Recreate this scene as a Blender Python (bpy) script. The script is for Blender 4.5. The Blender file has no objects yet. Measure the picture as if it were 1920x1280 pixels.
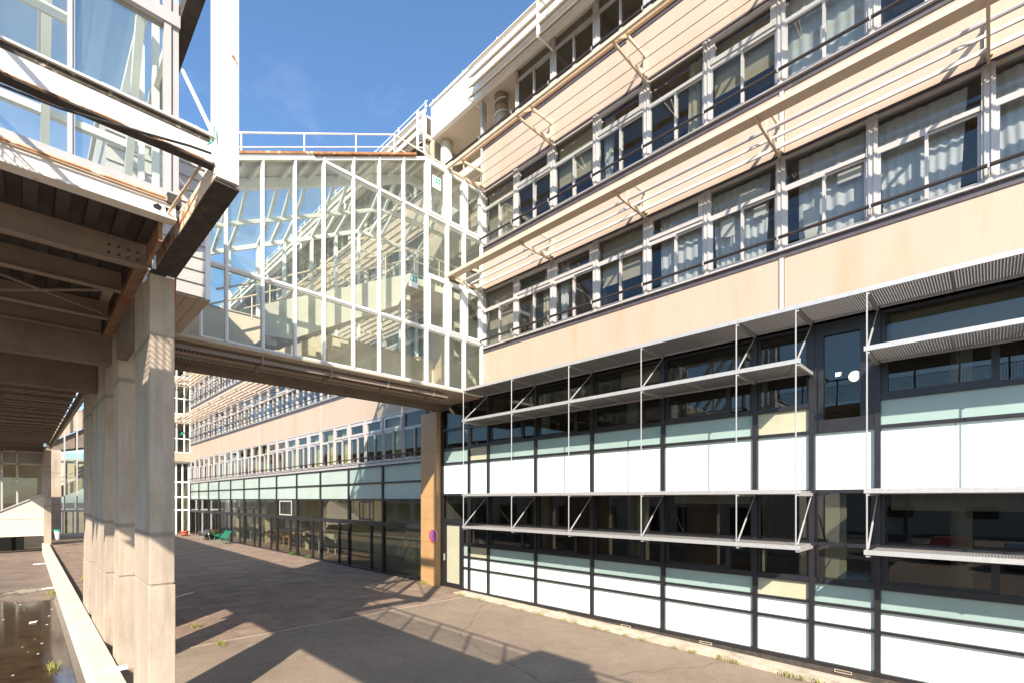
import bpy, math, random
from mathutils import Vector
random.seed(7)
R = math.radians
sc = bpy.context.scene
C = sc.collection

# ------------------------------------------------------------------ camera, sky, sun, exposure
YAW = math.atan(915 / 906.7)
cd = bpy.data.cameras.new("camera"); cam = bpy.data.objects.new("camera", cd); C.objects.link(cam)
cam.location = (0, 0, 3.2); cam.rotation_euler = (R(90), 0, -YAW)
cd.sensor_width = 36; cd.lens = 17.0; cd.shift_y = 0.1536; cd.clip_start = 0.05; cd.clip_end = 3000
sc.camera = cam
LX, LY, LZ = 1.0, .93, -.905            # direction the sunlight travels
sd = bpy.data.lights.new("sun", 'SUN'); sun = bpy.data.objects.new("sun", sd); C.objects.link(sun)
sd.energy = 5.0; sd.angle = R(0.5); sd.color = (1, .90, .77)
sun.rotation_euler = Vector((LX, LY, LZ)).to_track_quat('-Z', 'Y').to_euler()
w = bpy.data.worlds.new("World"); sc.world = w; w.use_nodes = True
nt = w.node_tree; bg = nt.nodes['Background']
sky = nt.nodes.new('ShaderNodeTexSky'); sky.sky_type = 'NISHITA'; sky.sun_disc = False
sky.sun_elevation = R(33.5); sky.sun_rotation = math.atan2(-LX, -LY)
sky.air_density = 1.0; sky.dust_density = 1.0; sky.ozone_density = 1.0
tc = nt.nodes.new('ShaderNodeTexCoord'); mp = nt.nodes.new('ShaderNodeMapping'); mp.inputs['Scale'].default_value = (2.2, 5.5, 5.0); mp.inputs['Rotation'].default_value = (.3, .2, .9)
cn = nt.nodes.new('ShaderNodeTexNoise'); cn.inputs['Scale'].default_value = 1.1; cn.inputs['Detail'].default_value = 9; cn.inputs['Roughness'].default_value = .62; cn.inputs['Distortion'].default_value = .6
cr = nt.nodes.new('ShaderNodeValToRGB'); cr.color_ramp.elements[0].position = .50; cr.color_ramp.elements[1].position = .95; cr.color_ramp.elements[1].color = (.30, .30, .30, 1)
mx = nt.nodes.new('ShaderNodeMix'); mx.data_type = 'RGBA'; mx.inputs[7].default_value = (6.5, 7.0, 7.6, 1)
tn = nt.nodes.new('ShaderNodeMix'); tn.data_type = 'RGBA'; tn.blend_type = 'MULTIPLY'; tn.inputs[0].default_value = 1; tn.inputs[7].default_value = (.95, 1.20, 1.42, 1)
nt.links.new(tc.outputs['Generated'], mp.inputs[0]); nt.links.new(mp.outputs[0], cn.inputs['Vector']); nt.links.new(cn.outputs['Fac'], cr.inputs[0])
nt.links.new(sky.outputs[0], tn.inputs[6]); nt.links.new(cr.outputs[0], mx.inputs[0]); nt.links.new(tn.outputs[2], mx.inputs[6])
nt.links.new(mx.outputs[2], bg.inputs[0]); bg.inputs[1].default_value = 0.102
sc.view_settings.view_transform = 'Standard'; sc.view_settings.look = 'None'
sc.view_settings.exposure = 0.95; sc.view_settings.gamma = 1
sc.cycles.transparent_max_bounces = 24; sc.cycles.max_bounces = 8

# ------------------------------------------------------------------ materials
def newmat(name):
    m = bpy.data.materials.new(name); m.use_nodes = True
    return m, m.node_tree, m.node_tree.nodes['Principled BSDF']
def noise(t, scale, detail=4, rough=.6, vec=None, stretch=None):
    n = t.nodes.new('ShaderNodeTexNoise'); n.inputs['Scale'].default_value = scale
    n.inputs['Detail'].default_value = detail; n.inputs['Roughness'].default_value = rough
    g = t.nodes.new('ShaderNodeNewGeometry'); src = g.outputs['Position']
    if stretch:
        mp = t.nodes.new('ShaderNodeMapping'); mp.inputs['Scale'].default_value = stretch
        t.links.new(src, mp.inputs['Vector']); src = mp.outputs[0]
    t.links.new(src, n.inputs['Vector'])
    return n.outputs['Fac']
def ramp(t, fac, stops):
    r = t.nodes.new('ShaderNodeValToRGB'); e = r.color_ramp.elements
    while len(e) < len(stops): e.new(.5)
    for el, (p, c) in zip(e, stops):
        el.position = p; el.color = (*c, 1) if len(c) == 3 else c
    t.links.new(fac, r.inputs[0]); return r.outputs[0]
def mixc(t, fac, a, b, mode='MIX'):
    m = t.nodes.new('ShaderNodeMix'); m.data_type = 'RGBA'; m.blend_type = mode
    for s, v in ((m.inputs[0], fac), (m.inputs[6], a), (m.inputs[7], b)):
        if hasattr(v, 'is_output'): t.links.new(v, s)
        elif isinstance(v, (int, float)): s.default_value = v
        else: s.default_value = (*v, 1)
    return m.outputs[2]
def bump(t, b, fac, strength=.3, dist=.01):
    n = t.nodes.new('ShaderNodeBump'); n.inputs['Strength'].default_value = strength; n.inputs['Distance'].default_value = dist
    t.links.new(fac, n.inputs['Height']); t.links.new(n.outputs[0], b.inputs['Normal'])
def mat(name, col, rough=.6, metal=0, var=.12, scale=3, stretch=None, bmp=0, bscale=40, spec=.5, dirt=None, dirt_at=(.55, .75), dscale=1.5, dstretch=None, streak=None):
    """painted / mineral surface: base colour with mottling and optional dirt or rust blotches"""
    m, t, b = newmat(name)
    lo = tuple(c * (1 - var) for c in col); hi = tuple(min(1, c * (1 + var)) for c in col)
    c = ramp(t, noise(t, scale, 6, .65, stretch=stretch), [(.3, lo), (.7, hi)])
    if dirt:
        d = ramp(t, noise(t, dscale, 8, .7, stretch=dstretch), [(dirt_at[0], (0, 0, 0)), (dirt_at[1], (1, 1, 1))])
        c = mixc(t, d, c, dirt)
    if streak:
        c = mixc(t, ramp(t, noise(t, 5, 6, .75, stretch=(1.6, 1.6, .045)), [(.60, (0, 0, 0)), (.88, (.6,) * 3)]), c, streak)
        c = mixc(t, ramp(t, noise(t, 60, 2, .8), [(.70, (0, 0, 0)), (.74, (.45,) * 3)]), c, streak)
    t.links.new(c, b.inputs['Base Color'])
    b.inputs['Roughness'].default_value = rough; b.inputs['Metallic'].default_value = metal
    b.inputs['Specular IOR Level'].default_value = spec
    if bmp: bump(t, b, noise(t, bscale, 5, .7), bmp)
    return m
def glass(name, tint, base=.05, gain=1.0, dirt=0, dcol=(.6, .62, .55), wav=.03, wscale=.9):
    """window glass: tinted see-through sheet, mirror reflection growing at grazing angles, optional dust film"""
    m = bpy.data.materials.new(name); m.use_nodes = True; t = m.node_tree; t.nodes.clear()
    out = t.nodes.new('ShaderNodeOutputMaterial')
    tr = t.nodes.new('ShaderNodeBsdfTransparent'); tr.inputs[0].default_value = (*tint, 1)
    gl = t.nodes.new('ShaderNodeBsdfGlossy'); gl.inputs['Roughness'].default_value = .005
    lw = t.nodes.new('ShaderNodeLayerWeight'); lw.inputs[0].default_value = .5
    fr = t.nodes.new('ShaderNodeMath'); fr.operation = 'POWER'; fr.inputs[1].default_value = 4.5
    t.links.new(lw.outputs['Facing'], fr.inputs[0])
    mm = t.nodes.new('ShaderNodeMath'); mm.operation = 'MULTIPLY_ADD'; mm.use_clamp = True
    mm.inputs[1].default_value = gain; mm.inputs[2].default_value = base
    t.links.new(fr.outputs[0], mm.inputs[0])
    bn = t.nodes.new('ShaderNodeBump'); bn.inputs['Strength'].default_value = wav; bn.inputs['Distance'].default_value = .05
    t.links.new(noise(t, wscale, 2, .5), bn.inputs['Height'])
    t.links.new(bn.outputs[0], gl.inputs['Normal'])
    src = tr.outputs[0]
    if dirt:
        df = t.nodes.new('ShaderNodeBsdfDiffuse'); df.inputs[0].default_value = (*dcol, 1)
        dm = t.nodes.new('ShaderNodeMixShader')
        dn = ramp(t, noise(t, 2.0, 7, .7, stretch=(1, 1, .35)), [(.3, (dirt * .35,) * 3), (.75, (dirt,) * 3)])
        t.links.new(dn, dm.inputs[0]); t.links.new(tr.outputs[0], dm.inputs[1]); t.links.new(df.outputs[0], dm.inputs[2]); src = dm.outputs[0]
    ms = t.nodes.new('ShaderNodeMixShader')
    t.links.new(mm.outputs[0], ms.inputs[0]); t.links.new(src, ms.inputs[1]); t.links.new(gl.outputs[0], ms.inputs[2])
    t.links.new(ms.outputs[0], out.inputs[0])
    return m

M = {}
def build_mats():
    M['peach'] = mat('peach_cladding', (.43, .335, .255), .55, var=.05, scale=.8, stretch=(1, 1, .25), dirt=(.42, .255, .135), dirt_at=(.52, .88), dscale=1.1, dstretch=(1, 1, .18), streak=(.37, .25, .15))
    M['alu'] = mat('white_aluminium', (.475, .44, .42), .35, .15, var=.07, scale=4, dirt=(.36, .33, .3), dirt_at=(.62, .9), dscale=6, dstretch=(1, 1, .2))
    M['white'] = mat('white_paint', (.80, .78, .74), .45, var=.04, scale=3, dirt=(.5, .42, .33), dirt_at=(.66, .9), dscale=3)
    M['shade_beige'] = mat('cream_louvre', (.50, .43, .34), .5, var=.06, scale=2)
    M['cream'] = mat('cream_metal', (.56, .45, .335), .45, .05, var=.08, scale=5, dirt=(.36, .22, .13), dirt_at=(.62, .85), dscale=7)
    M['soffit'] = mat('cream_soffit', (.62, .54, .44), .7, var=.06, scale=1.2)
    M['dark'] = mat('dark_frame', (.018, .017, .02), .35, var=.2, scale=5)
    M['darkpurple'] = mat('dark_sill_strip', (.075, .062, .07), .5, var=.2, scale=3, dirt=(.16, .13, .12), dirt_at=(.55, .8), dscale=4)
    M['rail'] = mat('dark_handrail', (.03, .024, .025), .4, var=.2, scale=9)
    M['panel'] = mat('white_glass_panel', (.66, .72, .685), .12, streak=(.52, .55, .49), var=.03, scale=.5, spec=.5)
    M['frost'] = mat('frosted_teal_glass', (.29, .385, .355), .14, streak=(.36, .42, .39), var=.07, scale=.6, stretch=(1, 1, .3), spec=.6)
    M['frost_far'] = mat('frosted_pale_glass', (.40, .475, .425), .2, var=.08, scale=.5, spec=.5)
    M['olive'] = mat('backed_olive_glass', (.42, .41, .29), .15, var=.1, scale=1.2, spec=.5)
    M['gdark'] = glass('dark_window_glass', (.62, .64, .61), .06, .9, wav=.02)
    M['gwin'] = glass('office_window_glass', (.77, .78, .775), .05, .9, wav=.025)
    M['gbridge'] = glass('bridge_glass', (.93, .96, .935), .03, .85, dirt=.08, wav=.02)
    M['gfar'] = glass('far_window_glass', (.86, .87, .81), .07, .95, wav=.03)
    M['steel'] = mat('galvanised_steel', (.50, .49, .475), .42, .45, var=.1, scale=12)
    M['grate'] = mat('galvanised_grating', (.30, .285, .27), .5, .3, var=.12, scale=14)
    M['concrete'] = mat('weathered_concrete', (.46, .39, .315), .85, var=.14, scale=1.6, stretch=(1, 1, .5), bmp=.35, bscale=28, dirt=(.22, .18, .14), dirt_at=(.52, .85), dscale=1.3, dstretch=(2, 2, .35))
    m, t, b = newmat('board_marked_concrete'); M['concrete'] = m
    c = ramp(t, noise(t, 1.6, 7, .68, stretch=(1, 1, .5)), [(.28, (.345, .268, .20)), (.72, (.51, .42, .325))])
    c = mixc(t, ramp(t, noise(t, 1.1, 8, .72, stretch=(2.4, 2.4, .22)), [(.50, (0, 0, 0)), (.80, (.85,) * 3)]), c, (.20, .155, .115))
    c = mixc(t, ramp(t, noise(t, 30, 3, .8), [(.66, (0, 0, 0)), (.72, (.7,) * 3)]), c, (.14, .11, .085))
    wv = t.nodes.new('ShaderNodeTexWave'); wv.wave_type = 'BANDS'; wv.bands_direction = 'Z'; wv.inputs['Scale'].default_value = .115; wv.inputs['Distortion'].default_value = .25; wv.inputs['Detail'].default_value = 3
    g = t.nodes.new('ShaderNodeNewGeometry'); t.links.new(g.outputs['Position'], wv.inputs['Vector'])
    c = mixc(t, ramp(t, wv.outputs['Fac'], [(.0, (.6,) * 3), (.0012, (0, 0, 0))]), c, (.16, .125, .095))
    t.links.new(c, b.inputs['Base Color']); b.inputs['Roughness'].default_value = .88
    bump(t, b, noise(t, 26, 6, .72), .5, .012)
    M['concrete_dk'] = mat('shaded_stained_concrete', (.20, .155, .12), .9, var=.18, scale=1.4, bmp=.3, bscale=25, dirt=(.1, .08, .065), dirt_at=(.45, .8), dscale=1.1, dstretch=(1, 1, .5))  # shade under the decks put into a darker base colour, with stain blotches
    M['concrete_lt'] = mat('pale_concrete', (.60, .545, .46), .85, var=.08, scale=1.2, bmp=.2, dirt=(.36, .31, .25), dirt_at=(.6, .9), dscale=1)
    M['kerb'] = mat('kerb_concrete', (.50, .42, .33), .9, var=.2, scale=2.5, bmp=.3, bscale=30, dirt=(.24, .19, .13), dirt_at=(.5, .75), dscale=2.2)
    M['dado'] = mat('beige_concrete', (.62, .53, .41), .8, var=.1, scale=2, dirt=(.35, .28, .2), dirt_at=(.55, .85), dscale=1.4, dstretch=(1, 1, .3))
    M['rust_white'] = mat('rusty_white_steel', (.74, .70, .64), .5, var=.06, scale=4, bmp=.15, dirt=(.34, .13, .035), dirt_at=(.60, .70), dscale=2.6)
    M['rust'] = mat('rust', (.36, .165, .065), .85, var=.45, scale=7, bmp=.4, dirt=(.68, .6, .5), dirt_at=(.55, .62), dscale=5)
    M['black_moss'] = mat('black_lichen_steel', (.07, .055, .04), .9, var=.6, scale=14, bmp=.5, dirt=(.55, .47, .36), dirt_at=(.58, .66), dscale=9)
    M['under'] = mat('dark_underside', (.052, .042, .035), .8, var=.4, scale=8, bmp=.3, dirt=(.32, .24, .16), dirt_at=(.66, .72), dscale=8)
    M['joist'] = mat('brown_grey_steel', (.25, .19, .145), .6, var=.14, scale=3, dirt=(.2, .11, .055), dirt_at=(.55, .8), dscale=3)
    M['corrug'] = mat('dark_corrugated_deck', (.06, .048, .042), .6, var=.25, scale=4)
    M['siding'] = mat('white_clapboard', (.55, .50, .475), .55, var=.05, scale=2, dirt=(.36, .31, .27), dirt_at=(.55, .85), dscale=2)
    M['rusty_cream'] = mat('rust_eaten_cream', (.62, .50, .36), .6, var=.1, scale=5, bmp=.2, dirt=(.36, .125, .03), dirt_at=(.50, .56), dscale=5)
    M['rusty_brown'] = mat('rusty_brown_steel', (.27, .17, .10), .7, var=.3, scale=6, dirt=(.30, .10, .03), dirt_at=(.5, .6), dscale=4)
    M['siding_soffit'] = mat('beige_boards', (.50, .40, .31), .6, var=.06, scale=2)
    M['tile'] = mat('brown_pillar_tile', (.46, .27, .12), .4, var=.12, scale=1.2, dirt=(.6, .42, .25), dirt_at=(.66, .8), dscale=4)
    M['room'] = mat('room_wall', (.30, .27, .23), .9, var=.1, scale=.6)
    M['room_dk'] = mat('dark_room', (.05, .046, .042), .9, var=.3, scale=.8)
    M['ceil'] = mat('room_ceiling', (.40, .37, .33), .9, var=.05, scale=1)
    M['floor_in'] = mat('room_floor', (.16, .12, .09), .6, var=.15, scale=1)
    M['curtain'] = mat('pale_blue_curtain', (.72, .75, .77), .9, var=.04, scale=2)
    M['blind'] = mat('beige_blind', (.52, .47, .36), .9, var=.05, scale=2)
    M['venetian'] = mat('grey_blind', (.42, .42, .37), .6, var=.06, scale=2)
    M['yellow'] = mat('yellow_curtain', (.62, .58, .25), .9, var=.1, scale=2)
    M['paper'] = mat('paper', (.78, .76, .70), .9, var=.03)
    M['green'] = mat('sign_green', (.01, .36, .26), .5, var=.03)
    M['wood'] = mat('orange_wood', (.52, .29, .10), .5, var=.12, scale=5)
    M['benchgreen'] = mat('green_bench', (.015, .22, .13), .45, var=.1, scale=5)
    M['benchblack'] = mat('black_bench', (.03, .03, .035), .45, var=.15, scale=5)
    M['chrome'] = mat('chrome', (.6, .6, .6), .2, .9, var=.03)
    M['terracotta'] = mat('terracotta', (.38, .09, .05), .7, var=.12, scale=8)
    M['leaf'] = mat('plant_leaf', (.07, .13, .03), .7, var=.35, scale=8)
    M['weed'] = mat('weed_blade', (.26, .25, .06), .8, var=.4, scale=14)
    M['signred'] = mat('sign_red', (.62, .03, .03), .4, var=.04)
    M['signblue'] = mat('sign_blue', (.03, .16, .55), .4, var=.04)
    M['plastic'] = mat('clear_bag', (.62, .6, .58), .3, var=.1, scale=10, dirt=(.55, .12, .12), dirt_at=(.6, .66), dscale=14)
    M['pipe_white'] = mat('white_plastic_pipe', (.74, .70, .63), .5, var=.08, scale=8, dirt=(.4, .3, .2), dirt_at=(.6, .8), dscale=9)
    M['crane'] = mat('crane_red', (.55, .03, .04), .5, var=.1)
    M['bark'] = mat('bark', (.12, .085, .055), .9, var=.3, scale=8)
    M['foliage'] = mat('foliage', (.05, .085, .022), .8, var=.5, scale=1.2)
    M['carA'] = mat('car_paint_silver', (.45, .46, .48), .25, .6, var=.02)
    M['carB'] = mat('car_paint_blue', (.04, .08, .20), .25, .2, var=.02)
    M['carC'] = mat('car_paint_red', (.35, .03, .025), .25, .1, var=.02)
    M['tyre'] = mat('tyre', (.02, .02, .02), .8, var=.2)
    M['far_ground'] = mat('distant_ground', (.075, .068, .055), .95, var=.35, scale=.05)
    M['leftwall'] = mat('added_block_wall', (.62, .57, .5), .8, var=.12, scale=.4)
    M['room_far'] = mat('room_wall_far', (.52, .48, .36), .9, var=.1, scale=.6)
    M['hall'] = mat('grey_cabin', (.55, .52, .48), .6, var=.05)
    M['black'] = mat('black_void', (.008, .008, .008), .9, var=.2)
    M['cable'] = mat('black_cable', (.03, .026, .024), .6, var=.3)
    M['cane'] = mat('translucent_strip', (.62, .37, .20), .35, var=.08)
    # ground materials
    m, t, b = newmat('worn_asphalt'); M['asphalt'] = m
    big = ramp(t, noise(t, .5, 6, .6), [(.3, (.215, .163, .117)), (.7, (.285, .218, .16))])
    fine = mixc(t, 1, ramp(t, noise(t, 55, 4, .8), [(.3, (.55,) * 3), (.7, (1.35,) * 3)]), ramp(t, noise(t, 4, 8, .72), [(.3, (.90, .895, .89)), (.72, (1.10, 1.09, 1.08))]), 'MULTIPLY')
    c = mixc(t, 1, big, fine, 'MULTIPLY')
    v = t.nodes.new('ShaderNodeTexVoronoi'); v.feature = 'DISTANCE_TO_EDGE'; v.inputs['Scale'].default_value = .22
    g = t.nodes.new('ShaderNodeNewGeometry'); ad = t.nodes.new('ShaderNodeMix'); ad.data_type = 'VECTOR'
    nn = t.nodes.new('ShaderNodeTexNoise'); nn.inputs['Scale'].default_value = 1.2; nn.inputs['Detail'].default_value = 5
    t.links.new(g.outputs['Position'], nn.inputs['Vector']); ad.inputs[0].default_value = .35
    t.links.new(g.outputs['Position'], ad.inputs[4]); t.links.new(nn.outputs['Color'], ad.inputs[5]); t.links.new(ad.outputs[1], v.inputs['Vector'])
    cr = ramp(t, v.outputs['Distance'], [(.0, (.6, .6, .6)), (.0025, (0, 0, 0))])
    c = mixc(t, cr, c, (.07, .06, .04)); t.links.new(c, b.inputs['Base Color']); b.inputs['Roughness'].default_value = .9
    bump(t, b, noise(t, 140, 3, .7), .35, .006)
    m, t, b = newmat('reddish_pavers'); M['paver'] = m
    g = t.nodes.new('ShaderNodeNewGeometry'); br = t.nodes.new('ShaderNodeTexBrick')
    br.inputs['Scale'].default_value = 1; br.inputs['Brick Width'].default_value = .6; br.inputs['Row Height'].default_value = .6
    br.offset = 0; br.inputs['Mortar Size'].default_value = .008; br.inputs['Mortar Smooth'].default_value = .3
    br.inputs[1].default_value = (.25, .178, .128, 1); br.inputs[2].default_value = (.31, .225, .165, 1); br.inputs[3].default_value = (.13, .10, .08, 1)
    t.links.new(g.outputs['Position'], br.inputs['Vector'])
    c = mixc(t, 1, br.outputs['Color'], ramp(t, noise(t, 1.3, 7, .7), [(.3, (.62, .6, .58)), (.7, (1.15, 1.12, 1.1))]), 'MULTIPLY')
    c = mixc(t, 1, c, ramp(t, noise(t, 70, 3, .7), [(.3, (.75,) * 3), (.7, (1.2,) * 3)]), 'MULTIPLY')
    t.links.new(c, b.inputs['Base Color']); b.inputs['Roughness'].default_value = .88
    bump(t, b, noise(t, 90, 3, .7), .3, .006)
    m, t, b = newmat('wet_basin'); M['basin'] = m
    g = t.nodes.new('ShaderNodeNewGeometry'); sp = t.nodes.new('ShaderNodeSeparateXYZ'); t.links.new(g.outputs['Position'], sp.inputs[0])
    mr = t.nodes.new('ShaderNodeMapRange'); mr.inputs[1].default_value = 17; mr.inputs[2].default_value = 34; mr.inputs[3].default_value = .30; mr.inputs[4].default_value = -.2
    t.links.new(sp.outputs[1], mr.inputs[0])
    ma = t.nodes.new('ShaderNodeMath'); ma.operation = 'ADD'; t.links.new(mr.outputs[0], ma.inputs[0]); t.links.new(noise(t, .28, 5, .55, stretch=(1.6, .6, 1)), ma.inputs[1])
    wet = ramp(t, ma.outputs[0], [(.50, (0, 0, 0)), (.54, (1, 1, 1))])
    dry = mixc(t, 1, ramp(t, noise(t, .8, 7, .65), [(.3, (.14, .10, .075)), (.7, (.25, .19, .14))]), ramp(t, noise(t, 45, 3, .7), [(.3, (.7,) * 3), (.7, (1.2,) * 3)]), 'MULTIPLY')
    wc = ramp(t, noise(t, 3, 8, .75), [(.35, (.03, .019, .012)), (.75, (.10, .064, .036))])
    c = mixc(t, wet, dry, wc); t.links.new(c, b.inputs['Base Color'])
    rr = t.nodes.new('ShaderNodeMapRange'); t.links.new(wet, rr.inputs[0]); rr.inputs[3].default_value = .9; rr.inputs[4].default_value = .05
    t.links.new(rr.outputs[0], b.inputs['Roughness'])
    bump(t, b, noise(t, 9, 4, .65), .05, .02)
build_mats()

# ------------------------------------------------------------------ mesh helpers
ROOTLOC = {}
class MB:
    def __init__(s): s.v = []; s.f = []; s.smooth = False
    def box(s, x0, x1, y0, y1, z0, z1):
        if x0 > x1: x0, x1 = x1, x0
        if y0 > y1: y0, y1 = y1, y0
        if z0 > z1: z0, z1 = z1, z0
        n = len(s.v)
        s.v += [(x0, y0, z0), (x1, y0, z0), (x1, y1, z0), (x0, y1, z0), (x0, y0, z1), (x1, y0, z1), (x1, y1, z1), (x0, y1, z1)]
        s.f += [tuple(n + i for i in q) for q in ((3, 2, 1, 0), (4, 5, 6, 7), (0, 1, 5, 4), (1, 2, 6, 5), (2, 3, 7, 6), (3, 0, 4, 7))]
        return s
    def bar(s, p, q, w, h, up=(0, 0, 1)):
        p = Vector(p); q = Vector(q); d = (q - p).normalized(); up = Vector(up)
        if abs(d.dot(up)) > .98: up = Vector((0, 1, 0))
        a = d.cross(up).normalized() * (w / 2); b = a.cross(d).normalized() * (h / 2)
        n = len(s.v)
        for c in (p, q):
            for sa, sb in ((-1, -1), (1, -1), (1, 1), (-1, 1)): s.v.append(tuple(c + a * sa + b * sb))
        s.f += [tuple(n + i for i in k) for k in ((3, 2, 1, 0), (4, 5, 6, 7), (0, 1, 5, 4), (1, 2, 6, 5), (2, 3, 7, 6), (3, 0, 4, 7))]
        return s
    def tube(s, pts, r, seg=8, r1=None):
        pts = [Vector(p) for p in pts]; n0 = len(s.v); k = len(pts)
        for i, p in enumerate(pts):
            d = (pts[min(i + 1, k - 1)] - pts[max(i - 1, 0)]).normalized()
            u = Vector((0, 0, 1)) if abs(d.z) < .95 else Vector((1, 0, 0))
            a = d.cross(u).normalized(); b = a.cross(d)
            rr = r if r1 is None else r + (r1 - r) * i / (k - 1)
            for j in range(seg):
                t = 2 * math.pi * j / seg; s.v.append(tuple(p + a * math.cos(t) * rr + b * math.sin(t) * rr))
        for i in range(k - 1):
            for j in range(seg):
                s.f.append((n0 + i * seg + j, n0 + i * seg + (j + 1) % seg, n0 + (i + 1) * seg + (j + 1) % seg, n0 + (i + 1) * seg + j))
        s.f.append(tuple(n0 + j for j in range(seg))[::-1]); s.f.append(tuple(n0 + (k - 1) * seg + j for j in range(seg)))
        return s
    def poly(s, pts, ext):
        """extruded polygon"""
        n = len(s.v); k = len(pts); e = Vector(ext)
        s.v += [tuple(p) for p in pts] + [tuple(Vector(p) + e) for p in pts]
        s.f.append(tuple(range(n, n + k))[::-1]); s.f.append(tuple(range(n + k, n + 2 * k)))
        for i in range(k): s.f.append((n + i, n + (i + 1) % k, n + k + (i + 1) % k, n + k + i))
        return s
    def build(s, name, m, parent=None, smooth=False):
        me = bpy.data.meshes.new(name)
        off = Vector(ROOTLOC.get(parent.name, (0, 0, 0))) if parent else Vector((0, 0, 0))
        if parent is None and s.v:
            xs = [v[0] for v in s.v]; ys = [v[1] for v in s.v]; zs = [v[2] for v in s.v]
            off = Vector(((min(xs) + max(xs)) / 2, (min(ys) + max(ys)) / 2, min(zs)))
        me.from_pydata([tuple(Vector(v) - off) for v in s.v], [], s.f); me.update()
        import bmesh
        bm = bmesh.new(); bm.from_mesh(me); bmesh.ops.recalc_face_normals(bm, faces=bm.faces); bm.to_mesh(me); bm.free()
        if smooth:
            for p in me.polygons: p.use_smooth = True
        me.materials.append(M[m] if isinstance(m, str) else m)
        o = bpy.data.objects.new(name, me); C.objects.link(o)
        if parent:
            o.parent = parent; ROOTLOC[o.name] = tuple(off)
        else:
            o.location = off; ROOTLOC[o.name] = tuple(off)
        return o
def tag(o, label=None, cat=None, group=None, kind=None):
    if label: o['label'] = label
    if cat: o['category'] = cat
    if group: o['group'] = group
    if kind: o['kind'] = kind
    return o
def root(name, loc, label, cat, group=None):
    o = bpy.data.objects.new(name, None); C.objects.link(o); o.location = loc; o.empty_display_size = .3
    ROOTLOC[o.name] = tuple(loc); return tag(o, label, cat, group)
def copy_tree(o, parent=None, loc=None):
    c = o.copy(); C.objects.link(c)
    if parent: c.parent = parent
    if loc is not None: c.location = loc
    for ch in list(o.children): copy_tree(ch, c)
    return c
def mesh_of(mb, name, m, smooth=False):
    o = mb.build(name, m, None, smooth); me = o.data
    off = Vector(o.location); me.transform(__import__('mathutils').Matrix.Translation(off))
    bpy.data.objects.remove(o); return me
def inst(me, name, parent, loc=(0, 0, 0)):
    o = bpy.data.objects.new(name, me); C.objects.link(o); o.parent = parent; o.location = loc; return o

# ------------------------------------------------------------------ ground
def gz(y): return -.02 * max(0, min(14, 14 - y)) - .02
def sheet(name, m, x0, x1, ys, zf, nx=1):
    b = MB()
    for i in range(len(ys) - 1):
        n = len(b.v); a, c = ys[i], ys[i + 1]
        b.v += [(x0, a, zf(a)), (x1, a, zf(a)), (x1, c, zf(c)), (x0, c, zf(c))]; b.f.append((n, n + 1, n + 2, n + 3))
    o = b.build(name, m); o['kind'] = 'structure'; return o
big = MB(); big.v = [(-700, -700, -.62), (700, -700, -.62), (700, 700, -.62), (-700, 700, -.62)]; big.f = [(0, 1, 2, 3)]
o = big.build('ground', 'far_ground'); o['kind'] = 'structure'
sheet('court_asphalt', 'asphalt', 1.2, 11.4, [-25, 0, 2, 5, 8, 11, 12.46], gz)
sheet('court_paving', 'paver', 1.2, 11.4, [12.46, 14, 60], gz)
sheet('court_basin', 'basin', -14, 1.0, [4, 70], lambda y: -.50)
sheet('car_park', 'asphalt', -45, 1.2, [-40, 4], lambda y: -.595)
b = MB().poly([(10.45, -6, -.6), (10.45, 13.2, -.6), (10.45, 13.2, gz(13.2) + .02), (10.45, -6, gz(0) + .01)], (.54, 0, 0)); o = b.build('kerb_strip', 'kerb'); o['kind'] = 'structure'
b = MB()
for k in range(7):
    x = 1.2 + 1.34 * k; b.bar((x, 12.46 + (.0 if k else -.4), gz(12.4) + .004), (x + 1.34, 12.47 + .02 * (k % 2), gz(12.4) + .004), .035, .01)
o = b.build('paving_joint', 'concrete'); o['kind'] = 'structure'

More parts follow.
